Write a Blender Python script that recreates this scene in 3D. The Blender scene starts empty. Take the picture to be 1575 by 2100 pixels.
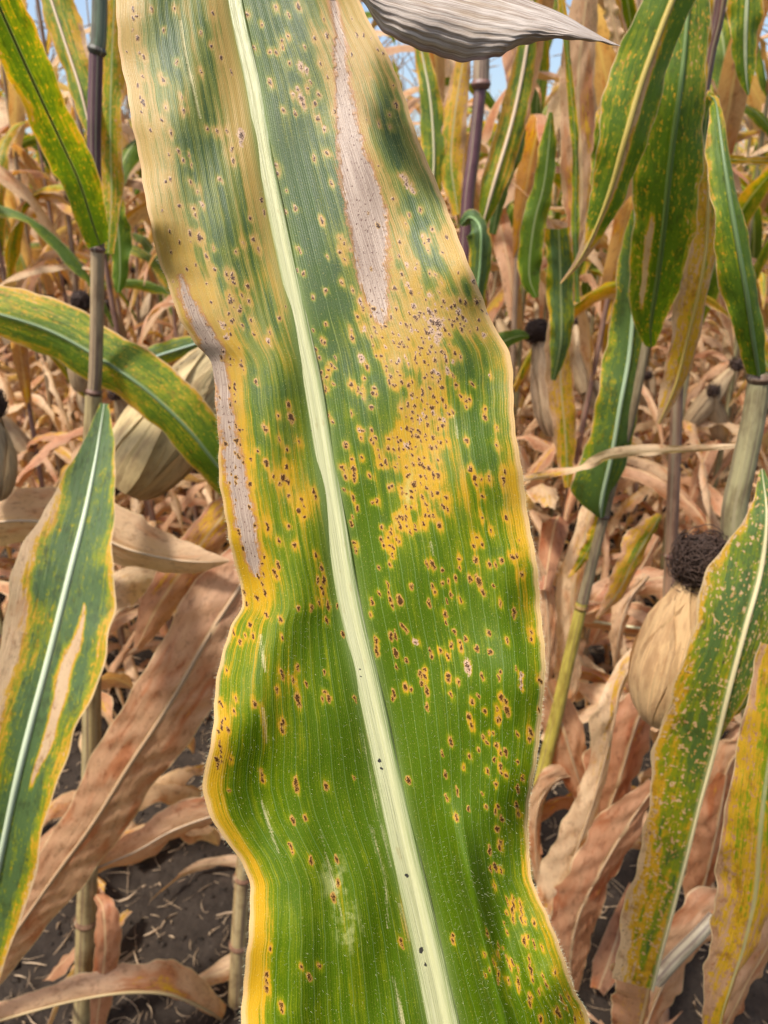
import bpy, math, random
import numpy as np
from mathutils import Vector
rng = np.random.RandomState(7)
random.seed(7)
R = math.radians
scene = bpy.context.scene
COL = scene.collection

# ------------------------------------------------------------------ camera, sky, sun, exposure
CAM = np.array([0.0, 0.0, 1.6])
PITCH = R(22)
FPX = 1516.7                       # focal length in photo pixels (26 mm on a 36 mm tall frame, 2100 px)
cd = bpy.data.cameras.new("camera")
cd.sensor_fit = 'VERTICAL'; cd.sensor_height = 36; cd.sensor_width = 27; cd.lens = 26
cd.clip_start = 0.01; cd.clip_end = 500
cd.dof.use_dof = True; cd.dof.focus_distance = 0.30; cd.dof.aperture_fstop = 17
cam = bpy.data.objects.new("camera", cd); COL.objects.link(cam)
cam.location = CAM; cam.rotation_euler = (R(90) - PITCH, 0, 0)
scene.camera = cam

SUN_EL, SUN_AZ = R(62), R(232)      # azimuth clockwise from +Y (north)
world = bpy.data.worlds.new("World"); scene.world = world; world.use_nodes = True
nt = world.node_tree; nt.nodes.clear()
sky = nt.nodes.new('ShaderNodeTexSky'); sky.sky_type = 'NISHITA'; sky.sun_disc = False
sky.sun_elevation = SUN_EL; sky.sun_rotation = SUN_AZ
sky.dust_density = 3.0; sky.air_density = 1.0; sky.ozone_density = 0.3
bg = nt.nodes.new('ShaderNodeBackground'); bg.inputs[1].default_value = 0.13
wo = nt.nodes.new('ShaderNodeOutputWorld')
nt.links.new(sky.outputs[0], bg.inputs[0]); nt.links.new(bg.outputs[0], wo.inputs[0])
sd = bpy.data.lights.new("sun", 'SUN'); sd.energy = 3.4; sd.angle = R(7); sd.color = (1.0, 0.95, 0.88)
sun = bpy.data.objects.new("sun", sd); COL.objects.link(sun)
sdir = Vector((math.sin(SUN_AZ) * math.cos(SUN_EL), math.cos(SUN_AZ) * math.cos(SUN_EL), math.sin(SUN_EL)))
sun.rotation_euler = sdir.to_track_quat('Z', 'Y').to_euler()
scene.view_settings.view_transform = 'Standard'; scene.view_settings.look = 'None'
scene.view_settings.gamma = 1.0; scene.view_settings.exposure = 0.85
scene.view_settings.use_curve_mapping = False
scene.cycles.max_bounces = 8; scene.cycles.transparent_max_bounces = 8

# ------------------------------------------------------------------ helpers
cp, sp = math.cos(PITCH), math.sin(PITCH)
def rays(px, py):
    x = (np.asarray(px, float) - 787.5) / FPX; y = -(np.asarray(py, float) - 1050) / FPX
    return np.stack([x, cp + y * sp, -sp + y * cp], -1)
def atdepth(px, py, d):            # a point seen at (px, py), d metres deep
    return CAM + rays(px, py) * np.asarray(d, float)[..., None]
def atY(px, py, Y):                # a point seen at (px, py) on the upright plane at Y
    r = rays(px, py); return CAM + r * (np.asarray(Y, float) / r[..., 1])[..., None]

def smoothstep(a, b, x):
    t = np.clip((x - a) / (b - a), 0, 1); return t * t * (3 - 2 * t)

def spline(P, n):
    """Catmull-Rom through the rows of P (k stations, any columns) -> n rows."""
    P = np.asarray(P, float); k = len(P)
    Q = np.vstack([2 * P[0] - P[1], P, 2 * P[-1] - P[-2]])
    t = np.linspace(0, k - 1 - 1e-9, n); i = t.astype(int); f = (t - i)[:, None]
    a, b, c, d = Q[i], Q[i + 1], Q[i + 2], Q[i + 3]
    return .5 * (2 * b + (c - a) * f + (2 * a - 5 * b + 4 * c - d) * f ** 2 + (3 * b - a - 3 * c + d) * f ** 3)

def make_mesh(name, V, F, mat, uv=None, attrs=None, smooth=True):
    V = np.asarray(V, np.float32).reshape(-1, 3); F = np.asarray(F, np.int32); k = F.shape[1]
    me = bpy.data.meshes.new(name)
    me.vertices.add(len(V)); me.vertices.foreach_set('co', V.ravel())
    me.loops.add(F.size); me.loops.foreach_set('vertex_index', F.ravel())
    me.polygons.add(len(F)); me.polygons.foreach_set('loop_start', np.arange(0, F.size, k, dtype=np.int32))
    me.polygons.foreach_set('loop_total', np.full(len(F), k, np.int32))
    me.update(calc_edges=True)
    if smooth: me.polygons.foreach_set('use_smooth', np.ones(len(F), bool))
    if uv is not None:
        l = me.uv_layers.new(name='UVMap'); l.data.foreach_set('uv', np.asarray(uv, np.float32)[F.ravel()].ravel())
    for kx, v in (attrs or {}).items():
        a = me.attributes.new(kx, 'FLOAT', 'POINT'); a.data.foreach_set('value', np.asarray(v, np.float32).ravel())
    me.materials.append(mat)
    return me

def grid_faces(n, m, wrap=False):
    i = np.arange(n - 1)[:, None]; j = np.arange(m if wrap else m - 1)[None, :]
    a = i * m + j; b = i * m + (j + 1) % m
    return np.stack([a, b, b + m, a + m], -1).reshape(-1, 4)

def link(me, name, parent=None, color=None, label=None, kind=None):
    o = bpy.data.objects.new(name, me); COL.objects.link(o)
    if parent is not None: o.parent = parent
    if color is not None: o.color = color
    if label: o['label'] = label
    if kind: o['kind'] = kind
    return o

def thing(name, label, cat, group=None, loc=(0, 0, 0)):
    o = bpy.data.objects.new(name, None); COL.objects.link(o); o.location = loc
    o.empty_display_size = .05
    o['label'] = label; o['category'] = cat
    if group: o['group'] = group
    return o

def tube_geo(P, rad, sides=8, cap=False, flat=1.0):
    P = np.asarray(P, float); n = len(P); rad = np.broadcast_to(np.asarray(rad, float), (n,))
    T = np.gradient(P, axis=0); T /= np.linalg.norm(T, axis=1)[:, None] + 1e-12
    ref = np.where(np.abs(T[:, 1:2]) > .9, [[1., 0, 0]], [[0, 1., 0]])
    A = np.cross(T, ref); A /= np.linalg.norm(A, axis=1)[:, None] + 1e-12
    B = np.cross(T, A)
    a = np.linspace(0, 2 * np.pi, sides, endpoint=False)
    V = P[:, None] + rad[:, None, None] * (A[:, None] * np.cos(a)[None, :, None] + B[:, None] * np.sin(a)[None, :, None] * flat)
    L = np.concatenate([[0], np.cumsum(np.linalg.norm(np.diff(P, axis=0), axis=1))])
    uv = np.stack([np.broadcast_to(a[None, :] / 6.283 * .06, (n, sides)), np.broadcast_to(L[:, None], (n, sides))], -1)
    return V.reshape(-1, 3), grid_faces(n, sides, True), uv.reshape(-1, 2)

class Bag:
    """collects grids of quads into ONE mesh"""
    def __init__(s): s.V, s.F, s.U, s.n = [], [], [], 0
    def add(s, V, F, U):
        s.V.append(V); s.F.append(F + s.n); s.U.append(U); s.n += len(V)
    def mesh(s, name, mat, smooth=True):
        return make_mesh(name, np.vstack(s.V), np.vstack(s.F), mat, np.vstack(s.U), smooth=smooth)

def unit(v): return v / (np.linalg.norm(v, axis=-1, keepdims=True) + 1e-12)

def leaf_geo(C, Lv, Rv, cols=9, curl=0.3, vfold=0.15, ruffle=0.004, rfreq=3.0, seed=0, crumple=0.0):
    """C: centreline; Lv, Rv: vectors from it to both margins.  Returns V, F, uv(metres), edge(-1..1)"""
    r = np.random.RandomState(seed); n = len(C)
    T = unit(np.gradient(C, axis=0)); side = unit(Rv - Lv); N = unit(np.cross(side, T))
    L = np.concatenate([[0], np.cumsum(np.linalg.norm(np.diff(C, axis=0), axis=1))]); tot = L[-1] + 1e-9
    u = np.linspace(-1, 1, cols); hw = np.linalg.norm(Rv - Lv, axis=1) / 2
    curl = np.broadcast_to(np.asarray(curl, float), (n,))
    ph = r.rand(6) * 6.28
    V = np.zeros((n, cols, 3)); U = np.zeros((n, cols, 2)); E = np.zeros((n, cols))
    c = np.where(np.abs(curl) < .02, .02, curl)
    for j, uu in enumerate(u):
        xs = np.sin(uu * c) / c; zs = (1 - np.cos(uu * c)) / c + vfold * abs(uu)
        off = np.where(uu < 0, -1, 1) * 0
        vec = (Lv if uu < 0 else Rv) * np.abs(xs)[:, None]
        w = abs(uu) ** 2
        k = ph[0] if uu < 0 else ph[1]
        ruf = ruffle * w * (np.sin(L / tot * rfreq * 6.28 + k) + .5 * np.sin(L / tot * rfreq * 13.7 + ph[2] + k))
        cr = crumple * (np.sin(L * 60 + ph[3] + uu * 3.1) * np.sin(uu * 5 + ph[4] + L * 17) + .6 * np.sin(L * 131 + uu * 8 + ph[5])
                        + .5 * np.sin(uu * 17 + ph[2] + 3 * np.sin(L * 23)))
        taper = np.clip(hw / (hw.max() + 1e-9), 0, 1)
        V[:, j] = C + vec + N * (hw * zs + ruf * taper + cr * taper)[:, None]
        U[:, j, 0] = uu * hw; U[:, j, 1] = L; E[:, j] = uu
    return V.reshape(-1, 3), grid_faces(n, cols), U.reshape(-1, 2), E.ravel()

# ------------------------------------------------------------------ materials
class NB:
    def __init__(s, name):
        s.m = bpy.data.materials.new(name); s.m.use_nodes = True; s.t = s.m.node_tree; s.t.nodes.clear()
        s.out = s.t.nodes.new('ShaderNodeOutputMaterial')
    def n(s, typ, **kw):
        x = s.t.nodes.new(typ)
        for k, v in kw.items(): setattr(x, k, v)
        return x
    def put(s, sock, v):
        if v is None: return
        if isinstance(v, bpy.types.NodeSocket): s.t.links.new(v, sock)
        else:
            if hasattr(sock.default_value, '__len__') and len(sock.default_value) == 4 and len(v) == 3: v = (*v, 1)
            sock.default_value = v
    def math(s, op, a, b=None, c=None, clamp=False):
        x = s.n('ShaderNodeMath', operation=op, use_clamp=clamp)
        for i, v in enumerate((a, b, c)): s.put(x.inputs[i], v) if v is not None else None
        return x.outputs[0]
    def mix(s, f, a, b, blend='MIX'):
        x = s.n('ShaderNodeMix', data_type='RGBA', blend_type=blend)
        s.put(x.inputs[0], f); s.put(x.inputs[6], a); s.put(x.inputs[7], b); return x.outputs[2]
    def step(s, v, a, b, lo=0., hi=1.):
        x = s.n('ShaderNodeMapRange', interpolation_type='SMOOTHSTEP'); s.put(x.inputs[0], v)
        for i, k in enumerate((a, b, lo, hi)): x.inputs[1 + i].default_value = k
        return x.outputs[0]
    def lin(s, v, a, b, lo=0., hi=1.):
        x = s.n('ShaderNodeMapRange'); s.put(x.inputs[0], v)
        for i, k in enumerate((a, b, lo, hi)): x.inputs[1 + i].default_value = k
        return x.outputs[0]
    def ramp(s, v, stops):
        x = s.n('ShaderNodeValToRGB'); el = x.color_ramp.elements
        while len(el) < len(stops): el.new(.5)
        for e, (p, c) in zip(el, stops): e.position = p; e.color = (*c, 1)
        s.put(x.inputs[0], v); return x.outputs[0]
    def vec(s, x_, y_, z_=0.):
        x = s.n('ShaderNodeCombineXYZ')
        for i, v in enumerate((x_, y_, z_)): s.put(x.inputs[i], v)
        return x.outputs[0]
    def noise(s, vec, scale=1., detail=3., rough=.55, dist=0.):
        x = s.n('ShaderNodeTexNoise'); s.put(x.inputs['Vector'], vec)
        x.inputs['Scale'].default_value = scale; x.inputs['Detail'].default_value = detail
        x.inputs['Roughness'].default_value = rough; x.inputs['Distortion'].default_value = dist
        return x.outputs[0]
    def attr(s, name):
        x = s.n('ShaderNodeAttribute', attribute_name=name); return x.outputs['Fac']
    def bump(s, h, strength=.3, dist=.001):
        x = s.n('ShaderNodeBump'); x.inputs['Strength'].default_value = strength; x.inputs['Distance'].default_value = dist
        s.put(x.inputs['Height'], h); return x.outputs[0]
    def finish(s, col, rough=.5, normal=None, transl=0., tcol=None, spec=.5, sheen=0.):
        p = s.n('ShaderNodeBsdfPrincipled'); s.put(p.inputs['Base Color'], col); s.put(p.inputs['Roughness'], rough)
        s.put(p.inputs['Specular IOR Level'], spec)
        if normal is not None: s.put(p.inputs['Normal'], normal)
        res = p.outputs[0]
        if transl:
            t = s.n('ShaderNodeBsdfTranslucent'); s.put(t.inputs[0], tcol if tcol is not None else col)
            mx = s.n('ShaderNodeMixShader'); s.put(mx.inputs[0], transl)
            s.t.links.new(res, mx.inputs[1]); s.t.links.new(t.outputs[0], mx.inputs[2]); res = mx.outputs[0]
        s.t.links.new(res, s.out.inputs[0]); return s.m

def uvxy(b):
    tc = b.n('ShaderNodeTexCoord'); sx = b.n('ShaderNodeSeparateXYZ'); b.t.links.new(tc.outputs['UV'], sx.inputs[0])
    return sx.outputs[0], sx.outputs[1]

def mat_leaf():
    """One leaf material; object colour = (age green..yellow..dry, cream-ness of the dry tissue, speckle, teal bloom)"""
    b = NB('maize_leaf_tissue'); x, y = uvxy(b)
    oi = b.n('ShaderNodeObjectInfo'); sc = b.n('ShaderNodeSeparateColor'); b.t.links.new(oi.outputs['Color'], sc.inputs[0])
    age, cream, speck = sc.outputs; teal = oi.outputs['Alpha']; rnd = b.math('MULTIPLY', oi.outputs['Random'], 37.)
    e = b.math('ABSOLUTE', b.attr('edge')); along = b.attr('along')
    rv = oi.outputs['Random']
    st = b.noise(b.vec(b.math('MULTIPLY', x, 260.), b.math('MULTIPLY', y, 9.), rnd), 1., 4., .65)
    lo = b.noise(b.vec(b.math('MULTIPLY', x, 30.), b.math('MULTIPLY', y, 8.), rnd), 1., 3., .6, .4)
    fine = b.noise(b.vec(b.math('MULTIPLY', x, 1500.), b.math('MULTIPLY', y, 30.), rnd), 1., 3.)
    mot = b.noise(b.vec(b.math('MULTIPLY', x, 190.), b.math('MULTIPLY', y, 95.), b.math('ADD', rnd, 6.)), 1., 5., .7)
    e4 = b.math('POWER', e, 3.5)
    a = b.math('ADD', age, b.math('MULTIPLY', b.math('SUBTRACT', st, .5), 1.15))
    a = b.math('ADD', a, b.math('MULTIPLY', b.math('SUBTRACT', lo, .5), 1.15))
    a = b.math('ADD', a, b.math('MULTIPLY', e4, .42)); a = b.math('ADD', a, b.math('MULTIPLY', b.math('SUBTRACT', mot, .5), .8))
    a = b.math('ADD', a, b.math('MULTIPLY', b.math('SUBTRACT', along, .5), .25))
    a = b.math('ADD', a, b.attr('extra'))
    sp1 = b.noise(b.vec(b.math('MULTIPLY', x, 420.), b.math('MULTIPLY', y, 190.), rnd), 1., 2.)
    spk = b.math('MULTIPLY', b.step(sp1, .58, .66), speck)
    a = b.math('ADD', a, b.math('MULTIPLY', spk, .62))
    a = b.math('MINIMUM', a, b.math('ADD', b.math('MULTIPLY', b.step(age, .55, .85), .6), .68)) if False else a
    green = b.mix(teal, (.088, .160, .003), (.080, .140, .050))
    dry = b.mix(b.math('ADD', cream, b.math('MULTIPLY', b.math('SUBTRACT', lo, .5), .9), clamp=True), (.47, .225, .118), (.68, .50, .30))
    dry = b.mix(b.step(mot, .55, .72), dry, b.mix(1., dry, (.74, .55, .44), 'MULTIPLY')); dry = b.mix(b.math('MULTIPLY', b.step(lo, .48, .34), .8), dry, b.mix(1., dry, (.88, .60, .42), 'MULTIPLY'))
    dry = b.mix(b.lin(rv, 0., 1., .0, .45), dry, b.mix(1., dry, (.58, .47, .40), 'MULTIPLY'))
    c1 = b.mix(b.step(a, .22, .55), green, (.22, .27, .006))
    c2 = b.mix(b.step(a, .50, .72), c1, (.56, .32, .016))
    c3 = b.mix(b.step(a, .82, 1.0), c2, dry)
    # dark rust flecks
    sp2 = b.noise(b.vec(b.math('MULTIPLY', x, 900.), b.math('MULTIPLY', y, 420.), b.math('ADD', rnd, 9.)), 1., 2.)
    c3 = b.mix(b.math('MULTIPLY', b.step(sp2, .64, .72), b.math('MULTIPLY', speck, .75)), c3, (.10, .045, .02))
    # blotches on dry tissue
    bl = b.noise(b.vec(b.math('MULTIPLY', x, 90.), b.math('MULTIPLY', y, 40.), b.math('ADD', rnd, 3.)), 1., 6., .75)
    c3 = b.mix(b.math('MULTIPLY', b.step(bl, .50, .68), .75), c3, b.mix(1., c3, (.50, .42, .36), 'MULTIPLY'))
    # midrib and papery rim
    rib = b.step(e, .10, .035); c3 = b.mix(b.math('MULTIPLY', rib, .75), c3, b.mix(b.step(age, .5, .95), (.36, .42, .20), (.60, .44, .24)))
    c3 = b.mix(b.math('MULTIPLY', b.step(e, .955, .985), .8), c3, (.62, .46, .26))
    c3 = b.mix(b.math('MULTIPLY', b.math('SUBTRACT', fine, .35, clamp=True), .7), c3, b.mix(1., c3, (1.35, 1.3, 1.2), 'MULTIPLY'))
    h = b.math('ADD', b.math('MULTIPLY', st, 1.), b.math('MULTIPLY', fine, .7))
    return b.finish(c3, b.lin(fine, .3, .7, .42, .62), b.bump(h, .8, .0016), .40, b.mix(1., c3, (1.35, 1.25, .5), 'MULTIPLY'), spec=.4)

def mat_streaked(name, rough=.6, bump=.5, contrast=1., transl=0., fx=900., dark=(.35, .25, .21), stripe=0.):
    """object colour broken up by long fibres, blotches and specks"""
    b = NB(name); x, y = uvxy(b); oi = b.n('ShaderNodeObjectInfo'); rnd = b.math('MULTIPLY', oi.outputs['Random'], 31.)
    st = b.noise(b.vec(b.math('MULTIPLY', x, fx), b.math('MULTIPLY', y, 7.), rnd), 1., 4., .65)
    bl = b.noise(b.vec(b.math('MULTIPLY', x, 70.), b.math('MULTIPLY', y, 22.), b.math('ADD', rnd, 5.)), 1., 4., .65)
    sp2 = b.noise(b.vec(b.math('MULTIPLY', x, 500.), b.math('MULTIPLY', y, 260.), rnd), 1., 2.)
    c = b.mix(b.math('MULTIPLY', b.step(bl, .42, .68), .7 * contrast), oi.outputs['Color'], b.mix(1., oi.outputs['Color'], (*dark,), 'MULTIPLY'))
    c = b.mix(b.math('MULTIPLY', b.step(st, .5, .7), .5), c, b.mix(1., c, (1.6, 1.55, 1.5), 'MULTIPLY'))
    c = b.mix(b.math('MULTIPLY', b.step(st, .5, .3), .45), c, b.mix(1., c, (.55, .5, .5), 'MULTIPLY'))
    c = b.mix(b.math('MULTIPLY', b.step(sp2, .66, .74), .5), c, (.08, .045, .03))
    if stripe:
        s2 = b.noise(b.vec(b.math('MULTIPLY', x, 230.), b.math('MULTIPLY', y, 1.5), b.math('ADD', rnd, 8.)), 1., 2., .5)
        c = b.mix(b.math('MULTIPLY', b.step(s2, .56, .66), stripe), c, (.34, .28, .17)); c = b.mix(b.math('MULTIPLY', b.step(s2, .44, .36), stripe), c, (.10, .055, .05))
        st = b.math('ADD', st, s2)
    return b.finish(c, rough, b.bump(st, bump, .001), transl)

def mat_soil():
    b = NB('dark_soil'); tc = b.n('ShaderNodeTexCoord'); v = tc.outputs['Object']
    n1 = b.noise(v, 9., 8., .7); n2 = b.noise(v, 90., 6., .7); n3 = b.noise(v, 400., 3.)
    c = b.ramp(n1, [(.3, (.018, .012, .008)), (.6, (.038, .027, .019)), (.75, (.070, .051, .037))])
    c = b.mix(b.step(n2, .58, .75), c, (.09, .07, .055)); c = b.mix(b.step(n2, .45, .3), c, (.008, .006, .005))
    return b.finish(c, .9, b.bump(b.math('ADD', n2, b.math('MULTIPLY', n3, .4)), 1., .008), spec=.25)

M_LEAF = mat_leaf()
M_STALK = mat_streaked('maize_stalk_rind', .5, .9, .9, fx=420., stripe=.6)
M_HUSK = mat_streaked('dry_husk', .55, 1., 1.1, .25, fx=900., dark=(.6, .5, .45))
M_SILK = mat_streaked('dry_silk', .7, .2, .5)
M_STRAW = mat_streaked('straw_fibre', .6, .3, .8, .15)
M_RIB = mat_streaked('leaf_rib', .4, .3, .25, .1, fx=1500., dark=(.75, .75, .6))

# ------------------------------------------------------------------ ground
_NG = {}
def value_noise(X, Y, cell, seed):
    if seed not in _NG: _NG[seed] = np.random.RandomState(seed).rand(512, 512)
    G = _NG[seed]; x = X / cell + 200.; y = Y / cell + 200.
    i = np.floor(x).astype(int); j = np.floor(y).astype(int); fx = x - i; fy = y - j; fx = fx * fx * (3 - 2 * fx); fy = fy * fy * (3 - 2 * fy)
    g = lambda a, b: G[a % 512, b % 512]
    return (g(i, j) * (1 - fx) + g(i + 1, j) * fx) * (1 - fy) + (g(i, j + 1) * (1 - fx) + g(i + 1, j + 1) * fx) * fy
def soil_height(X, Y):
    Z = 0 * X
    for k, (c, a) in enumerate([(.5, .020), (.2, .014), (.08, .012), (.04, .009), (.02, .006), (.011, .0035)]): Z = Z + a * (value_noise(X, Y, c, k) - .5)
    return Z + .012 * np.maximum(value_noise(X, Y, .05, 9) - .72, 0) * 3
def build_soil():
    xs = np.concatenate([np.linspace(-60, -3, 14)[:-1], np.linspace(-3, -1.1, 60)[:-1], np.linspace(-1.1, 1.1, 280)[:-1], np.linspace(1.1, 3, 60), np.linspace(3, 60, 14)[1:]])
    ys = np.concatenate([np.linspace(-8, .5, 9)[:-1], np.linspace(.5, 2.2, 220)[:-1], np.linspace(2.2, 5, 90), np.linspace(5, 90, 18)[1:]])
    X, Y = np.meshgrid(xs, ys)
    m = (np.abs(X) < 3.01) & (Y < 5.01) & (Y > .49); Z = np.where(m, soil_height(X, Y), 0.) - .02
    me = make_mesh('soil', np.stack([X, Y, Z], -1), grid_faces(len(ys), len(xs)), mat_soil())
    link(me, 'soil', kind='structure')
    # loose crumbs
    r = np.random.RandomState(31); n = 5200; y = .6 + 2.4 * r.rand(n) ** 1.3; x = (r.rand(n) * 2 - 1) * (.6 + .55 * y); z = soil_height(x, y) - .018
    sz = .002 + .009 * r.rand(n) ** 3.5; O = np.array([[1, 0, 0], [0, 1, 0], [-1, 0, 0], [0, -1, 0], [0, 0, 1], [0, 0, -1.]])
    V = np.stack([x, y, z], -1)[:, None] + O[None] * (sz[:, None] * (.6 + .8 * r.rand(n, 6)))[..., None] + r.randn(n, 6, 3) * sz[:, None, None] * .25
    F = np.array([[0, 1, 4], [1, 2, 4], [2, 3, 4], [3, 0, 4], [1, 0, 5], [2, 1, 5], [3, 2, 5], [0, 3, 5]])
    F = (F[None] + 6 * np.arange(n)[:, None, None]).reshape(-1, 3)
    o = link(make_mesh('soil_crumbs', V, F, bpy.data.materials['dark_soil']), 'soil_crumbs', kind='stuff')
    o['label'] = 'crumbs and small clods of dark soil between the rows'; o['category'] = 'soil crumbs'
build_soil()

# ------------------------------------------------------------------ plant pieces
def stalk_mesh(P, r0, r1, node_at=(), sides=12, n=None):
    P = np.asarray(P, float); n = n or max(30, 10 * len(P)); Q = spline(P, n)
    L = np.concatenate([[0], np.cumsum(np.linalg.norm(np.diff(Q, axis=0), axis=1))]); t = L / L[-1]
    rad = r0 + (r1 - r0) * t
    V, F, U = tube_geo(Q, rad, sides)
    return make_mesh('stalk', V, F, M_STALK, U), Q, L

def dress(bag):   # helper for one-mesh parts
    return bag

def husk_ear(axis0, axis1, rad, seed, parent, col, silk=True, wraps=7, loose=.12, big=False):
    """ear inside its husk leaves, from the shank (axis0) to the silk end (axis1)"""
    r = np.random.RandomState(seed); a0, a1 = np.array(axis0, float), np.array(axis1, float); D = a1 - a0; Ln = np.linalg.norm(D); d = D / Ln
    ref = np.array([0., 1, 0]) if abs(d[1]) < .9 else np.array([1., 0, 0]); A = np.cross(d, ref); A /= np.linalg.norm(A); B = np.cross(d, A)
    ts = np.linspace(0, 1, 22 if big else 12); prof = np.clip(np.sin(np.pi * np.clip(ts ** .85 * .80 + .13, 0, 1)) ** .75, .0, 1) * (1.04 - .18 * ts)
    ear = link(None, 'ear', parent) if False else None
    bag = Bag(); Pc = a0 + ts[:, None] * D
    V, F, U = tube_geo(Pc, rad * prof * .93, 20 if big else 10); bag.add(V, F, U)
    core = link(bag.mesh('ear', M_HUSK), 'ear', parent, color=(*col, 1))
    nr = 22 if big else 11
    for k in range(wraps):
        th0 = k * 2.4 + r.rand() * .5; wid = 1.0 + .25 * r.rand()
        tt = np.linspace(0, 1.0 + loose * r.rand(), nr); pr = np.interp(tt, ts, prof); pr = np.where(tt > 1, pr * (1 + 1.2 * (tt - 1)), pr)
        cols = 9 if big else 5; u = np.linspace(-1, 1, cols); tap = np.clip(1.12 - tt ** 3, .06, 1)
        lift = 1.0 + .13 * (k + 1) / wraps + (r.rand() * .5 + .1) * np.clip(tt - .82, 0, 1) * 1.6
        th = th0 + u[None] * wid * tap[:, None] + .15 * np.sin(tt * 5 + k)[:, None]
        rr = rad * pr[:, None] * lift[:, None] * (1 + .03 * np.sin(u * 7 + k)[None]) * (1 + .09 * np.abs(u)[None] ** 4 + .012 * np.sin(th * 26 + k))
        V = (a0 + tt[:, None] * D)[:, None] + rr[..., None] * (A * np.cos(th)[..., None] + B * np.sin(th)[..., None])
        U = np.stack([th * rad, np.broadcast_to((tt * Ln)[:, None], th.shape)], -1)
        cc = np.array(col) * (.85 + .3 * r.rand())
        link(make_mesh('husk_leaf', V, grid_faces(nr, cols), M_HUSK, U.reshape(-1, 2)), 'husk_leaf', core, color=(*cc, 1))
    if silk:
        bag = Bag(); ns = 1100 if big else 60
        cen = a1 + d * rad * .35; br = rad * (.92 if big else .9)
        for k in range(ns):
            m = 10 if big else 6; lim = .70 + .55 * r.rand() ** 1.6; st = r.randn(3) - d * .4; st = cen + st / np.linalg.norm(st) * br * (.35 + .45 * r.rand()); dirv = r.randn(3); step = br * 1.5 / m; P = [st]
            for i in range(m):
                off = P[-1] - cen; on = off / (np.linalg.norm(off) + 1e-9); dirv = dirv + r.randn(3) * .6; dirv = dirv - on * (dirv @ on) * (.8 if np.linalg.norm(off) > br * .6 * lim else .2); dirv = dirv / np.linalg.norm(dirv); q_ = P[-1] + dirv * step; o_ = q_ - cen; l_ = np.linalg.norm(o_); mx_ = br * lim * (.9 + .1 * r.rand()) * (1 + .25 * math.sin(4 * o_[0] / br + 2) * math.sin(5 * o_[2] / br + 1)); P.append(cen + o_ * min(1., mx_ / l_))
            V, F, U = tube_geo(np.array(P), (.00055 if big else .0014), 3); bag.add(V, F, U)
        Pc = cen + np.linspace(-.9, .9, 9)[:, None] * d * br * .8
        V, F, U = tube_geo(Pc, br * .52 * np.sqrt(1 - np.linspace(-.97, .97, 9) ** 2), 9); bag.add(V, F, U)
        link(bag.mesh('silk', M_SILK), 'silk', core, color=(.045, .021, .011, 1))
    return core

def tassel_mesh(top, seed, ht=.24, nb=8):
    r = np.random.RandomState(seed); bag = Bag(); top = np.array(top, float)
    for k in range(nb + 1):
        t = np.linspace(0, 1, 7)[:, None]; az = r.rand() * 6.28; sp_ = 0 if k == 0 else .35 + .5 * r.rand(); ln = ht * (1.2 if k == 0 else .6 + .4 * r.rand())
        d = np.array([math.cos(az) * sp_, math.sin(az) * sp_, 1.])
        P = top + [0, 0, .1 * ht * k / nb] + d * t * ln + np.array([math.cos(az), math.sin(az), -.9]) * t ** 2 * sp_ * ln * .5
        V, F, U = tube_geo(P, .0032 * (1 - .4 * t[:, 0]), 4); bag.add(V, F, U)
    return bag.mesh('tassel', M_STRAW)

def arch_leaf(base, az, length, hw, th0, th1, p, seed, n=22, cols=7, twist=0., curl=.3, ruffle=.006, crumple=0., vf=.15, mesh=True, side_bend=0.):
    """a leaf leaving the stalk at `base`, rising at th0 from the vertical and bending over to th1"""
    t = np.linspace(0, 1, n); th = th0 + (th1 - th0) * t ** p
    azs = az + side_bend * t ** 1.5
    dirs = np.stack([np.sin(th) * np.cos(azs), np.sin(th) * np.sin(azs), np.cos(th)], -1)
    C = np.array(base) + np.concatenate([np.zeros((1, 3)), np.cumsum((dirs[1:] + dirs[:-1]) / 2 * length / (n - 1), axis=0)])
    w = hw * np.interp(t, [0, .06, .2, .4, .7, .9, 1], [.35, .55, .85, 1, .78, .35, .03])
    S = np.stack([-np.sin(azs), np.cos(azs), 0 * azs], -1); N = np.cross(S, dirs)
    tw = twist * t ** 1.3; S2 = S * np.cos(tw)[:, None] + N * np.sin(tw)[:, None]
    V, F, U, E = leaf_geo(C, -S2 * w[:, None], S2 * w[:, None], cols, curl, vf, ruffle, 3, seed, crumple)
    if not mesh: return V, F, U
    return make_mesh('leaf', V, F, M_LEAF, U, {'edge': E, 'along': np.repeat(t, cols)})

def dry_col(r): return (1.0 + .4 * r.rand(), float(np.clip(r.rand() ** .8, 0, 1)), .25 * r.rand(), .2)
def mid_col(r):
    a = r.choice([.12, .3, .5, .8, .95], p=[.22, .25, .22, .16, .15]); return (a + .1 * r.rand(), r.rand(), .5 * r.rand() ** 2 + .15, .7 * r.rand() ** 2)

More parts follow.
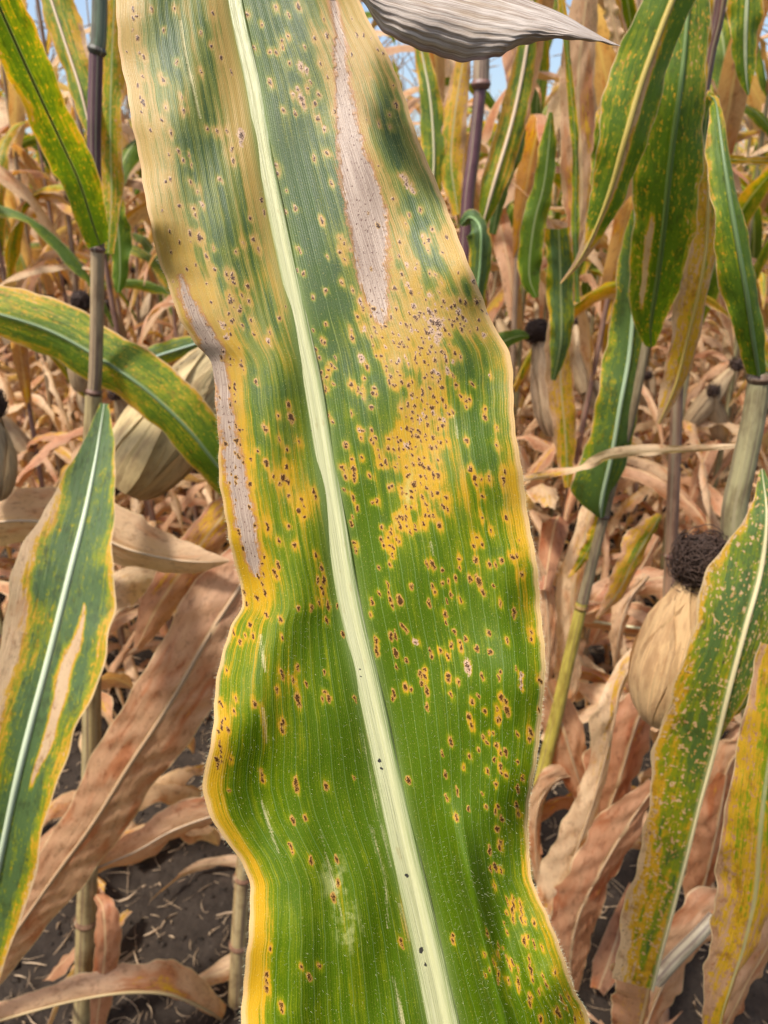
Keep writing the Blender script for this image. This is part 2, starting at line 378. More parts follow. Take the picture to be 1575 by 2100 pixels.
def proto_plant(seed, detail=1):
    """a whole plant standing on the origin: list of (name, mesh, colour-kind) and its ear"""
    r = np.random.RandomState(seed); H = 1.95 + .3 * r.rand(); lean = r.randn(2) * .05
    hs = np.linspace(0, H, 9); P = np.stack([lean[0] * (hs / H) ** 2 + .01 * np.sin(hs * 4 + seed), lean[1] * (hs / H) ** 2, hs], -1)
    root = thing('maize_plant', '', 'maize plant')
    me, Q, L = stalk_mesh(P, .0125, .0045, sides=8, n=34)
    c = [(.24, .13, .09), (.22, .19, .08), (.25, .16, .10), (.30, .21, .11)][seed % 4]
    st = link(me, 'stalk', root, color=(*c, 1))
    az0 = r.rand() * 6.28; node = .10; k = 0
    while node < H - .15:
        b = [np.interp(node, Q[:, 2], Q[:, i]) for i in range(3)]; az = az0 + math.pi * k + r.randn() * .35
        if node < 1.05:      # withered lower leaves hang down the stalk
            for q in range(3 if node > .2 else 2):
                m = arch_leaf(b, az + q * 1.7, .30 + .38 * r.rand(), .010 + .022 * r.rand(), R(12 + 40 * r.rand()), R(160 + 22 * r.rand()), .30 + .45 * r.rand(), seed * 31 + k + q,
                              twist=r.randn() * 1.6, curl=.3 + 1.5 * r.rand(), ruffle=.008, crumple=.0035, vf=.3, n=24, side_bend=r.randn() * .35)
                link(m, 'leaf', root, color=dry_col(r))
        else:
            mid = node < H - .45
            m = arch_leaf(b, az, (.60 if mid else .42) + .2 * r.rand(), .026 + .014 * r.rand(), R(6 + 16 * r.rand()), R(60 + 110 * r.rand()), 1.3 + .8 * r.rand(), seed * 31 + k,
                          twist=r.randn() * .9, curl=.35 + .5 * r.rand(), ruffle=.008, vf=.25, side_bend=r.randn() * .3)
            link(m, 'leaf', root, color=mid_col(r) if r.rand() < .72 else dry_col(r))
            if r.rand() < .6:
                m = arch_leaf(b, az + 1.5, .30 + .3 * r.rand(), .008 + .014 * r.rand(), R(5 + 30 * r.rand()), R(150 + 30 * r.rand()), .6 + 1.2 * r.rand(), seed * 57 + k, twist=r.randn() * 1.5, curl=.5 + r.rand(), ruffle=.006, crumple=.003, vf=.3, n=20, cols=5)
                link(m, 'leaf', root, color=dry_col(r))
        node += .125 + .04 * r.rand() if node < 1.05 else .15 + .04 * r.rand(); k += 1
    he = .85 + .25 * r.rand(); b = np.array([np.interp(he, Q[:, 2], Q[:, i]) for i in range(3)]); az = az0 + 1.2
    up = np.array([math.cos(az) * .5, math.sin(az) * .5, .85 if r.rand() < .6 else -.9]); up /= np.linalg.norm(up)
    husk_ear(b + up * .03, b + up * .24, .027, seed, root, (.50, .36, .20), wraps=4)
    link(tassel_mesh(Q[-1], seed), 'tassel', root, color=(.38, .25, .13, 1))
    return root

def children(o): return o.children
def copy_tree(o, parent=None, r=None):
    c = o.copy(); COL.objects.link(c); c.parent = parent
    if r is not None and o.type == 'MESH' and o.name.startswith('leaf'):
        a = list(o.color)
        if a[0] < 1: a = list(mid_col(r)) if r.rand() < .75 else list(dry_col(r))
        else: a = list(dry_col(r))
        c.color = a
    for ch in o.children: copy_tree(ch, c, r)
    return c

# ------------------------------------------------------------------ the field behind
FIELD_LABEL = 'half-dried maize plant standing in the rows behind the foreground plants'
protos = [proto_plant(11 + i) for i in range(7)]
spots_f = []
r = np.random.RandomState(5); Y = 2.15; row = 0
while Y < 13:
    x = -(.54 * Y + .35) + r.rand() * .15
    while x < .54 * Y + .35:
        yy = Y + r.randn() * .035
        spots_f.append((x, yy)); x += .16 + .05 * r.rand()
    Y += .76 if Y < 6 else .95; row += 1
near = sorted(spots_f, key=lambda p: p[1])
NIND = 285
first = set()
for i, (x, yy) in enumerate(near[:NIND]):
    pr = protos[i % 7]
    if i < 7: o = pr
    else: o = None
    first.add(i)
    if i >= 7: o = copy_tree(pr, None, r)
    o.location = (x, yy, -.01); o.rotation_euler = (r.randn() * .03, r.randn() * .03, r.rand() * 6.28)
    s = .93 + .14 * r.rand(); o.scale = (s, s, s)
    o['label'] = FIELD_LABEL; o['category'] = 'maize plant'; o['group'] = 'maize plants in the rows behind'

def far_field(pts):
    """plants too many and too far to tell apart: low-poly but whole, in one mesh"""
    vs, fs, us, es, al, n = [], [], [], [], [], 0
    r = np.random.RandomState(91)
    kinds = []
    for k in range(6):
        V_, F_, U_, m = [], [], [], 0
        rr = np.random.RandomState(k); H = 2.0 + .25 * rr.rand()
        for q in range(20):
            z = .1 + (H - .25) * q / 19; low = z < 1.1
            g = arch_leaf((0, 0, z), q * 3.14 + rr.randn() * .5, .45 + .2 * rr.rand(), .034, R(20 + 20 * rr.rand()), R(165 if low else 110), .7 if low else 1.6, q, n=7, cols=3, twist=rr.randn(), mesh=False)
            V_.append(g[0]); F_.append(g[1] + m); U_.append(g[2]); m += len(g[0])
        t = tube_geo(np.array([[0, 0, 0], [0, 0, H / 2], [0, 0, H + .15]]), [.012, .009, .004], 4)
        V_.append(t[0]); F_.append(t[1] + m); U_.append(t[2])
        kinds.append((np.vstack(V_), np.vstack(F_), np.vstack(U_)))
    for (x, y) in pts:
        V_, F_, U_ = kinds[r.randint(6)]; a = r.rand() * 6.28; s = .9 + .2 * r.rand(); c, q = math.cos(a) * s, math.sin(a) * s
        W = np.stack([V_[:, 0] * c - V_[:, 1] * q + x, V_[:, 0] * q + V_[:, 1] * c + y, V_[:, 2] * s], -1)
        vs.append(W); fs.append(F_ + n); us.append(U_ + [0, r.rand() * 50]); n += len(W)
        es.append(np.zeros(len(W)) + .5); al.append(np.clip(1.15 - W[:, 2] / 2.2, 0, 1) * 2.5 + r.rand() * .9)
    me = make_mesh('far_maize', np.vstack(vs), np.vstack(fs), M_LEAF, np.vstack(us), {'edge': np.concatenate(es), 'along': np.concatenate(al)})
    o = link(me, 'far_maize_plants', color=(.62, .5, .1, .2), kind='stuff')
    o['label'] = 'far rows of drying maize merging under the pale sky'; o['category'] = 'maize plants'
far_pts = near[NIND:]
Y = 13.5
while Y < 26:
    x = -(.54 * Y + .3)
    while x < .54 * Y + .3: far_pts.append((x, Y + r.randn() * .1)); x += .45 + .15 * r.rand()
    Y += 1.6
far_field(far_pts)

# ------------------------------------------------------------------ foreground leaves traced where they hang
LEAFN = [0]
def pleaf(parent, st, col, cols=11, curl=.35, vf=.12, ruffle=.004, rfreq=3., crumple=.0, rib=(.45, .50, .30), ribw=.0022, n=None, label=None, name='leaf', extra=None):
    """stations (px, py, Y, left px, right px[, roll deg]); half widths measured square to the leaf's run in the picture"""
    LEAFN[0] += 1; seed = LEAFN[0]
    st = [tuple(s) + ((0,) if len(s) == 5 else ()) for s in st]
    n = n or max(48, 13 * len(st)); S = spline(st, n)
    S[:, 3:5] = np.maximum(S[:, 3:5], .4)
    px, py, Yc, wl, wr, ro = S.T
    tx, ty = np.gradient(px), np.gradient(py); q = np.hypot(tx, ty) + 1e-9; nx, ny = ty / q, -tx / q      # points right when running down
    tq = np.linspace(0, 1, n); wr_ = np.random.RandomState(seed); f_ = wr_.rand(8) * 6.28
    wl = wl * (1 + .05 * np.sin(tq * 19 + f_[0]) + .035 * np.sin(tq * 43 + f_[1]) + .02 * np.sin(tq * 97 + f_[2])); wr = wr * (1 + .05 * np.sin(tq * 17 + f_[3]) + .035 * np.sin(tq * 47 + f_[4]) + .02 * np.sin(tq * 89 + f_[5]))
    C = atY(px, py, Yc)
    k = np.tan(np.radians(ro)) / FPX
    Lp = atY(px - nx * wl, py - ny * wl, Yc - k * wl * Yc); Rp = atY(px + nx * wr, py + ny * wr, Yc + k * wr * Yc)
    V, F, U, E = leaf_geo(C, Lp - C, Rp - C, cols, curl, vf, ruffle, rfreq, seed, crumple)
    tt_ = np.repeat(np.linspace(0, 1, n), cols); at = {'edge': E, 'along': tt_}
    if extra: at['extra'] = extra(E, tt_)
    o = link(make_mesh('leaf', V, F, M_LEAF, U, at), name, parent, color=col, label=label)
    if rib is not None:
        hw = np.linalg.norm(Rp - Lp, axis=1) / 2; w = ribw * np.clip(hw / hw.max() * 1.3, .15, 1)
        T = unit(np.gradient(C, axis=0)); N = unit(np.cross(unit(Rp - Lp), T)); sgn = np.sign(np.sum(N * (CAM - C), 1))[:, None]
        V, F, U = tube_geo(C + N * sgn * .0006, w, 6)
        link(make_mesh('midrib', V, F, M_RIB, U), 'midrib', o, color=(*rib, 1))
    return o

def pstalk(parent, pts, Yd, wpx, col, nodes=(), name='stalk', sides=14):
    """pts (px, py) down the stalk; wpx widths at top and bottom in px; nodes: py where a joint swells"""
    pts = np.array(pts, float); Yd = np.broadcast_to(np.asarray(Yd, float), (len(pts),))
    S = spline(np.column_stack([pts, Yd]), max(40, 8 * len(pts)))
    P = atY(S[:, 0], S[:, 1], S[:, 2]); dep = (P - CAM) @ np.array([0, cp, -sp])
    t = np.linspace(0, 1, len(P)); rad = (wpx[0] + (wpx[1] - wpx[0]) * t) / 2 / FPX * dep
    V, F, U = tube_geo(P, rad, sides)
    o = link(make_mesh('stalk', V, F, M_STALK, U), name, parent, color=(*col, 1))
    for py in nodes:
        i = int(np.argmin(np.abs(S[:, 1] - py))); i = min(max(i, 1), len(P) - 2); c = P[i]; d = unit(P[i + 1] - P[i - 1]); rr = rad[i]
        tt = np.linspace(-1, 1, 9); V, F, U = tube_geo(c + d * tt[:, None] * rr * .55, rr * (1.02 + .22 * np.exp(-(tt / .45) ** 2) - .1 * (np.abs(tt) > .95)), sides)
        link(make_mesh('stalk_node', V, F, M_STALK, U), 'stalk_node', o, color=(col[0] * .5, col[1] * .35, col[2] * .4, 1))
    return o

def plant(label, px, Yp):
    b = atY(px, 1900, Yp); return thing('maize_plant', label, 'maize plant', 'maize plants of the foreground row')
DRYP = lambda c=.3: (1.25, c, .10, .1)

# --- plant at the left with the purple and green stalk
A = plant('maize plant with purple and green jointed stalk, left of the big rusty leaf', 190, 1.05)
pstalk(A, [(208, -330), (206, -100), (203, 60), (198, 110)], 1.05, (30, 32), (.13, .17, .10), nodes=(104,))
pstalk(A, [(197, 110), (193, 300), (198, 480), (202, 505)], 1.05, (28, 26), (.105, .045, .05), nodes=())
pstalk(A, [(200, 500), (199, 640), (196, 760), (192, 815)], 1.05, (27, 27), (.30, .21, .11), nodes=(505, 805))
pstalk(A, [(192, 810), (186, 1000), (188, 1250), (187, 1590), (178, 1850), (170, 2090), (166, 2180)], 1.05, (34, 42), (.33, .25, .11), nodes=(1590, 1900))
pleaf(A, [(205, 503, 1.04, 20, 24), (190, 458, 1.02, 34, 36), (162, 372, .98, 40, 42), (125, 290, .93, 43, 45), (83, 200, .88, 45, 47), (42, 110, .83, 47, 50), (-5, 5, .79, 50, 54), (-55, -110, .76, 50, 54), (-110, -240, .74, 30, 30)],
      (.30, .6, .55, .1), curl=.4, vf=.1, rib=(.10, .16, .03), ribw=.0014, label='broad green leaf with yellow margins running to the upper left corner')
pleaf(A, [(200, 330, 1.08, 6, 6), (184, 262, 1.10, 18, 16), (164, 180, 1.12, 32, 28), (138, 100, 1.14, 36, 32), (110, 15, 1.16, 38, 32), (84, -70, 1.18, 34, 28), (55, -180, 1.2, 8, 8)],
      (.50, .6, .35, .1), vf=.5, rib=(.55, .40, .24), ribw=.002)
pleaf(A, [(222, 520, 1.10, 12, 12), (228, 400, 1.11, 20, 22), (226, 250, 1.12, 24, 25), (230, 100, 1.13, 22, 24), (238, -60, 1.13, 20, 20), (245, -200, 1.13, 6, 6)],
      (.55, .5, .6, .1), rib=None)
pleaf(A, [(242, 600, 1.2, 6, 6), (246, 560, 1.2, 16, 18), (243, 480, 1.2, 24, 22), (232, 400, 1.2, 16, 14), (222, 330, 1.2, 3, 3)], (.2, .5, .3, .1), rib=None)
pleaf(A, [(214, 828, 1.04, 8, 10), (206, 880, 1.0, 20, 26), (195, 950, .96, 42, 44), (175, 1050, .91, 74, 66), (150, 1150, .86, 96, 94), (125, 1250, .82, 104, 116), (97, 1360, .78, 98, 112), (65, 1480, .74, 92, 98), (35, 1600, .71, 88, 90), (5, 1740, .69, 80, 84), (-25, 1880, .68, 72, 68), (-60, 2020, .68, 50, 45), (-90, 2130, .68, 10, 10)],
      (.14, .85, .35, .85), cols=41, n=120, curl=-.3, vf=-.12, ruffle=.004, rfreq=5, extra=lambda u, t: 1.0 * smoothstep(.25 - .35 * smoothstep(.25, .6, t), 1.15, -u + .12 * np.sin(t * 31) + .06 * np.sin(t * 77)) * smoothstep(.12, .35, t) + 1.25 * smoothstep(.22 * np.sin(np.pi * np.clip((t - .40) / .28, 0, 1)) ** .7 + .001, 0, np.abs(u - .42 - .15 * t + .1 + .05 * np.sin(t * 40))) * (t > .40) * (t < .68) + .30 * smoothstep(.6, 1.1, u), rib=(.46, .52, .34), ribw=.0042, label='long bluish green leaf with white midrib and tan left margin')
pleaf(A, [(196, 1835, 1.04, 10, 14), (212, 1870, 1.0, 24, 28), (215, 1950, .98, 28, 30), (205, 2040, .98, 28, 28), (195, 2130, .98, 14, 14)], (1.3, .0, .1, 0), curl=.8, rib=None, crumple=.002, label='rusty brown sheath hanging along the stalk')

# --- plant behind the big leaf: broad arching green leaf, pale ear, pink-brown dry leaves
K = plant('dry-footed maize plant with pale husked ear, mostly behind the big rusty leaf', 490, 1.1)
pstalk(K, [(640, -250), (630, 200), (600, 700), (560, 1200), (518, 1600), (495, 1850), (484, 2090), (480, 2180)], 1.12, (22, 38), (.40, .29, .13), nodes=(900, 1380, 1790, 1925))
pleaf(K, [(560, 1075, 1.10, 14, 14), (510, 1030, 1.08, 36, 36), (450, 960, 1.05, 50, 50), (385, 880, 1.04, 56, 56), (300, 800, 1.05, 60, 58), (205, 735, 1.07, 62, 62), (105, 680, 1.09, 60, 60), (0, 645, 1.1, 56, 56), (-110, 620, 1.12, 45, 45), (-220, 640, 1.15, 10, 10)],
      (.34, .9, .5, .05), cols=13, curl=.5, vf=.2, rib=(.12, .18, .07), ribw=.002, ruffle=.005, label='broad arching green leaf with pale rim crossing the left side')
e0 = atY(255, 1000, 1.22); e1 = atY(460, 715, 1.3)
husk_ear(e0, e1, .066, 3, K, (.60, .46, .22), silk=False, wraps=9, loose=.25, big=True)
pleaf(K, [(560, 1080, 1.05, 30, 30), (500, 1190, 1.0, 70, 70), (430, 1300, .96, 84, 86), (350, 1440, .93, 82, 84), (265, 1570, .91, 74, 76), (190, 1690, .90, 64, 66), (110, 1800, .90, 54, 58), (40, 1900, .90, 46, 50), (-40, 2010, .90, 40, 44), (-120, 2120, .9, 15, 15)],
      (1.35, .28, .10, 0), cols=15, curl=.35, vf=.1, crumple=.0028, ruffle=.004, rib=(.42, .27, .15), ribw=.003, label='large pink-brown dry leaf slanting down to the lower left')
pleaf(K, [(-120, 1090, 1.0, 50, 50), (0, 1070, 1.0, 60, 62), (90, 1070, 1.0, 58, 62), (180, 1090, 1.0, 56, 60), (260, 1125, .99, 52, 60), (340, 1145, .98, 40, 40), (410, 1152, .97, 28, 22), (470, 1150, .97, 3, 3)],
      (1.3, .75, .08, .0), curl=.5, vf=.25, crumple=.0015, rib=(.47, .32, .19), label='cream and pink dry leaf lying across behind the bluish leaf')
pleaf(K, [(500, 1010, 1.12, 22, 24), (440, 1080, 1.10, 40, 42), (380, 1160, 1.08, 44, 46), (320, 1250, 1.06, 40, 40), (280, 1330, 1.05, 10, 10)], (.98, .1, .3, .1), curl=.7, crumple=.002, rib=None, label='orange-brown withered leaf')
pleaf(K, [(500, 1660, 1.15, 20, 20), (430, 1675, 1.12, 40, 26), (350, 1705, 1.1, 36, 34), (280, 1745, 1.08, 30, 34), (180, 1790, 1.06, 20, 20), (120, 1840, 1.05, 5, 5)], (1.3, .35, .05, 0), curl=.7, crumple=.002, rib=(.45, .32, .2))
pleaf(K, [(478, 2110, 1.12, 10, 14), (430, 2075, 1.05, 30, 26), (350, 2040, 1.0, 40, 30), (260, 2035, .97, 36, 26), (160, 2050, .95, 26, 22), (60, 2075, .93, 24, 22), (-60, 2110, .92, 20, 20)], (1.25, .4, .2, 0), curl=.9, vf=.3, crumple=.002, rib=(.42, .30, .14), ribw=.003)
pleaf(K, [(420, 700, 1.35, 8, 8), (370, 715, 1.34, 24, 22), (310, 735, 1.33, 22, 22), (250, 765, 1.32, 14, 14), (200, 800, 1.32, 2, 2)], (.3, .6, .3, .7), rib=(.3, .4, .3))

# --- slender plant right of the big leaf
Z = plant('slender maize plant with purple upper stalk, just right of the big rusty leaf top', 960, 1.3)
pstalk(Z, [(996, -150), (990, 40), (986, 180)], 1.3, (30, 34), (.34, .24, .15), nodes=(184,))
pstalk(Z, [(985, 182), (972, 310), (958, 430), (948, 700)], 1.3, (25, 28), (.13, .055, .065))
pstalk(Z, [(948, 690), (940, 1100), (930, 1500), (925, 1750), (922, 1800)], 1.3, (28, 34), (.33, .25, .11), nodes=(690, 1200, 1600))
pleaf(Z, [(945, 462, 1.27, 8, 8), (965, 446, 1.24, 26, 20, 30), (985, 470, 1.20, 26, 26, 20), (985, 540, 1.2, 26, 26), (975, 620, 1.2, 24, 24), (955, 740, 1.2, 20, 20), (940, 830, 1.2, 4, 4)], (.15, .7, .2, .9), curl=.9, rib=(.2, .3, .12), label='curled teal leaf folded over at the top')
pleaf(Z, [(880, 440, 1.35, 12, 14), (890, 330, 1.36, 26, 26), (882, 200, 1.38, 24, 22), (862, 90, 1.4, 14, 14), (840, -60, 1.4, 8, 8)], (.35, .5, .4, .3), rib=(.5, .45, .25))
pleaf(Z, [(940, 440, 1.34, 12, 12), (925, 330, 1.36, 28, 28), (935, 220, 1.38, 26, 26), (950, 120, 1.4, 16, 16), (960, 20, 1.4, 6, 6)], (.72, .4, .5, .1), rib=None)
pleaf(Z, [(990, 460, 1.3, 10, 10), (1015, 370, 1.3, 30, 28), (1050, 250, 1.32, 32, 28), (1075, 130, 1.34, 26, 24), (1090, 20, 1.35, 14, 14), (1100, -80, 1.35, 4, 4)], (.5, .8, .3, .15), curl=.6, rib=(.6, .45, .28), ribw=.003)
pleaf(Z, [(1010, 480, 1.35, 8, 8), (1030, 380, 1.35, 16, 16), (1060, 290, 1.36, 20, 18), (1072, 250, 1.37, 3, 3)], (.15, .5, .2, .7), rib=None)
e0 = atY(1140, 890, 1.42); e1 = atY(1104, 690, 1.42)
husk_ear(e0, e1, .030, 8, Z, (.56, .40, .24), silk=True, wraps=7, loose=.1, big=True)
pleaf(Z, [(1085, 690, 1.4, 4, 4), (1060, 690, 1.38, 16, 14), (1000, 715, 1.36, 20, 18), (940, 750, 1.35, 20, 18), (900, 790, 1.35, 4, 4)], (.1, .6, .2, .2), rib=None)

# --- plant with the large bright green leaves at the upper right
N_ = plant('leaning maize plant with the brightest wide green leaves, upper right', 1250, 1.0)
pstalk(N_, [(1402, 150), (1385, 400), (1330, 680), (1295, 850), (1240, 1050), (1195, 1235)], [.98, .98, .98, .98, 1.0, 1.0], (14, 23), (.22, .17, .09), nodes=(690, 1060))
pstalk(N_, [(1194, 1235), (1172, 1330), (1145, 1450), (1110, 1600), (1085, 1750), (1070, 1950), (1066, 2100)], 1.0, (24, 32), (.38, .30, .05), nodes=(1248, 1640))
pleaf(N_, [(1335, 712, .96, 10, 12), (1335, 660, .94, 34, 36), (1350, 560, .91, 62, 58), (1363, 450, .88, 78, 64), (1375, 330, .86, 76, 66), (1392, 200, .85, 66, 60), (1405, 80, .86, 58, 52), (1415, -60, .88, 50, 50), (1420, -220, .9, 20, 20)],
      (.18, .7, .75, .0), extra=lambda u, t: 1.3 * smoothstep(.14, .04, np.abs(u - .45 + .3 * (t - .2))) * smoothstep(.12, .2, t) * smoothstep(.42, .33, t), cols=25, curl=.35, vf=.22, ruffle=.004, rib=(.11, .17, .03), ribw=.003, label='widest bright green leaf dotted with yellow flecks')
pleaf(N_, [(1440, -220, .8, 30, 30), (1400, -60, .8, 56, 50), (1355, 60, .8, 62, 54), (1315, 170, .8, 62, 56), (1283, 280, .8, 56, 54), (1255, 380, .81, 40, 46), (1225, 460, .82, 22, 26), (1190, 530, .83, 9, 11), (1150, 582, .84, 2, 2)],
      (.16, .75, .6, .05), extra=lambda u, t: 1.0 * smoothstep(.28, .06, np.abs(u - .12)) * smoothstep(.15, .35, t) + 1.2 * smoothstep(.72, .9, t), cols=25, curl=.55, vf=.2, ruffle=.004, rib=(.48, .36, .08), ribw=.003, label='green leaf with a yellow and tan stripe, tapering to a dry twisted tip')
pleaf(N_, [(1232, 1062, .99, 8, 8), (1235, 1020, .98, 26, 60), (1255, 930, .97, 42, 50), (1272, 830, .97, 48, 46), (1290, 730, .98, 40, 44), (1300, 620, .99, 34, 40), (1305, 520, 1.0, 26, 30), (1300, 430, 1.0, 4, 4)],
      (.2, .6, .45, .55), cols=11, curl=.4, vf=.25, rib=(.30, .38, .22), ribw=.003, label='teal leaf with lobed base hanging behind the widest leaf')
pleaf(N_, [(1228, 1060, 1.0, 8, 8), (1215, 1110, 1.0, 14, 12), (1190, 1155, 1.0, 10, 10), (1165, 1185, 1.0, 2, 2)], (.62, .3, .4, 0), rib=None)
pleaf(N_, [(1230, 480, .95, 6, 6), (1228, 420, .95, 18, 16), (1232, 330, .95, 22, 18), (1238, 250, .95, 20, 16), (1245, 180, .95, 6, 6)], (.38, .5, .8, 0), rib=None)
pleaf(N_, [(1100, 610, 1.25, 6, 6), (1085, 560, 1.25, 26, 22), (1095, 460, 1.25, 28, 24), (1115, 380, 1.25, 22, 22), (1125, 300, 1.25, 18, 18), (1130, 230, 1.25, 4, 4)], (.18, .4, .3, .1), rib=None)
pleaf(N_, [(1135, 780, 1.22, 6, 6), (1150, 700, 1.2, 24, 22), (1150, 600, 1.2, 32, 28), (1148, 520, 1.19, 30, 28), (1146, 470, 1.18, 26, 30)], (.3, .4, .2, .95), curl=.6, rib=None, label='grey-teal leaf bent sharply at its top')
pleaf(N_, [(1165, 1000, 1.3, 8, 8), (1160, 900, 1.3, 24, 24), (1150, 780, 1.3, 30, 28), (1150, 680, 1.3, 26, 28), (1175, 590, 1.3, 4, 4)], (.75, .4, .5, 0), rib=None)
pleaf(N_, [(1180, 520, 1.3, 10, 12), (1192, 420, 1.3, 36, 34), (1190, 300, 1.3, 46, 40), (1185, 180, 1.3, 40, 36), (1195, 60, 1.3, 34, 34), (1210, -60, 1.3, 20, 20)], (1.15, .45, .1, 0), curl=.5, crumple=.002, rib=None, label='tall tan dry leaf standing upright')
pleaf(N_, [(1185, 620, 1.1, 5, 5), (1180, 480, 1.1, 8, 7), (1180, 300, 1.1, 8, 8), (1165, 120, 1.1, 8, 8), (1150, -20, 1.1, 8, 8)], (.4, .5, .3, .5), rib=None)
pleaf(N_, [(1270, 130, 1.0, 3, 3), (1268, 90, 1.0, 14, 12), (1255, 30, 1.0, 16, 14), (1245, -30, 1.0, 8, 8)], (1.2, .6, .1, 0), rib=None)
pleaf(N_, [(1215, 1040, 1.15, 18, 18), (1180, 1180, 1.12, 30, 30), (1165, 1300, 1.1, 30, 32), (1165, 1400, 1.08, 26, 32), (1150, 1470, 1.07, 5, 8)], (1.2, .85, .05, 0), curl=.8, crumple=.002, rib=None, label='pale papery leaf tucked beside the edge of the big leaf')
pleaf(N_, [(1060, 985, .98, 6, 6), (1130, 972, .95, 7, 10, 30), (1190, 958, .92, 9, 9, 50), (1250, 935, .91, 10, 14), (1330, 925, .90, 9, 12), (1420, 922, .88, 7, 9), (1510, 915, .87, 4, 4)], (1.2, .95, 0, 0), rib=None, label='thin pale ribbon of dry leaf running across')
pleaf(N_, [(1355, 1055, 1.1, 8, 8), (1335, 1090, 1.08, 24, 20, 30), (1300, 1150, 1.06, 30, 26), (1270, 1210, 1.05, 22, 24), (1225, 1270, 1.05, 4, 4)], (.68, .2, .5, 0), curl=.9, crumple=.002, rib=None)
pleaf(N_, [(1150, 1262, 1.2, 14, 20), (1240, 1278, 1.18, 26, 34), (1330, 1290, 1.15, 24, 38), (1420, 1300, 1.15, 10, 10)], (1.3, .3, .1, 0), curl=.5, vf=.4, crumple=.002, rib=(.58, .52, .30), ribw=.003)

# --- nearest plant at the right margin with the big ear
M = plant('nearest maize plant with a husked ear and dark brown silk, right margin', 1500, .7)
pstalk(M, [(1560, 765), (1545, 860), (1524, 960), (1505, 1060), (1512, 1180), (1540, 1400), (1580, 1700), (1610, 1950), (1630, 2180), (1640, 2350)], [.72] * 10, (44, 60), (.30, .26, .13), nodes=(775,))
pleaf(M, [(1556, 770, .71, 22, 20), (1545, 700, .70, 34, 34), (1530, 600, .69, 40, 44), (1512, 500, .69, 38, 42), (1495, 400, .70, 30, 34), (1480, 300, .72, 24, 28), (1468, 215, .75, 14, 14), (1455, 195, .8, 6, 6)],
      (.26, .5, .45, .1), cols=11, curl=.8, vf=.2, rib=(.12, .18, .06), ribw=.0022, label='dark folded green leaf rising from the joint at the right edge')
e0 = atY(1358, 1475, .69); e1 = atY(1434, 1175, .70)
husk_ear(e0, e1, .040, 21, M, (.56, .36, .17), silk=True, wraps=9, loose=.1, big=True)
pleaf(M, [(1562, 962, .66, 5, 5), (1572, 1060, .62, 40, 30), (1560, 1170, .60, 92, 60), (1528, 1290, .58, 104, 80), (1494, 1420, .57, 108, 40), (1465, 1540, .57, 112, 4), (1435, 1650, .57, 106, 3), (1408, 1760, .57, 98, 3), (1382, 1860, .57, 92, 3), (1355, 1960, .57, 88, 3), (1338, 2030, .57, 86, 3)],
      (.28, .95, 1.6, .6), cols=31, n=120, curl=.12, extra=lambda u, t: .30 * smoothstep(.35, .9, t) * smoothstep(.0, .4, np.abs(np.sin(u * 9 + t * 14))) + .15 * smoothstep(.6, 1, -u), vf=.05, ruffle=.002, rib=(.56, .48, .26), ribw=.0022, label='long green leaf densely flecked with tan, folded along a cream midrib')
pleaf(M, [(1337, 2005, .575, 84, 5), (1325, 2060, .59, 66, 12), (1308, 2130, .6, 60, 14), (1295, 2200, .6, 40, 14)], (1.0, .15, .9, 0), rib=None, label='rusty brown folded-back tip under the flecked leaf')
pleaf(M, [(1590, 1380, .60, 30, 30), (1560, 1400, .60, 60, 30), (1530, 1440, .61, 40, 26), (1500, 1468, .62, 10, 8)], (.38, .5, .5, .1), curl=.9, rib=None)
pleaf(M, [(1475, 300, .95, 12, 12), (1455, 335, .93, 30, 24, 40), (1452, 400, .92, 32, 26), (1448, 500, .92, 34, 30), (1432, 600, .92, 36, 30), (1408, 700, .93, 34, 28), (1385, 790, .94, 26, 24), (1350, 870, .95, 5, 5)],
      (.76, .55, .9, .0), cols=11, curl=.6, ruffle=.006, rib=(.5, .35, .08), label='yellow leaf peppered with brown flecks and grey at its fold')
pleaf(M, [(1535, 195, .95, 2, 2), (1530, 160, .95, 16, 14), (1528, 100, .95, 30, 26), (1530, 30, .95, 36, 32), (1535, -60, .96, 38, 36), (1540, -200, 1.0, 30, 30)], (.45, .4, .4, .1), rib=(.35, .38, .2), label='green leaf with golden margins pointing down at the upper right')
pleaf(M, [(1450, 330, .98, 5, 5), (1445, 290, .98, 20, 16), (1452, 230, .97, 22, 18), (1465, 195, .96, 16, 16)], (.1, .5, .1, 1.), curl=1., rib=None)
pleaf(M, [(1490, 560, 1.0, 10, 10), (1530, 640, 1.0, 30, 26), (1560, 720, 1.0, 30, 26), (1600, 800, 1.0, 20, 20)], (.6, .4, .5, .1), rib=None)
pleaf(M, [(1440, 320, 1.0, 8, 8), (1520, 328, 1.0, 9, 9), (1620, 330, 1.0, 9, 9)], (.6, .8, .1, .1), rib=None)
pleaf(M, [(1620, 1330, .50, 60, 50), (1600, 1450, .49, 60, 50), (1575, 1580, .48, 66, 60), (1560, 1700, .47, 72, 70), (1552, 1820, .47, 76, 66), (1530, 1930, .47, 72, 34), (1505, 2010, .47, 58, 12), (1480, 2090, .47, 38, 8), (1470, 2170, .47, 26, 6)],
      (.66, .25, .55, .0), cols=15, curl=.3, vf=.08, ruffle=.0018, rfreq=7, rib=None, label='golden yellow leaf with ragged margin at the lower right edge')
pleaf(M, [(1610, 1880, .55, 20, 24), (1565, 1960, .54, 28, 26), (1520, 2040, .53, 26, 26), (1480, 2120, .53, 22, 22)], (1.2, .4, .1, 0), curl=.6, crumple=.001, rib=None)
L_ = plant('maize plant with bare dark purple upper stalk in the top right corner', 1450, 1.0)
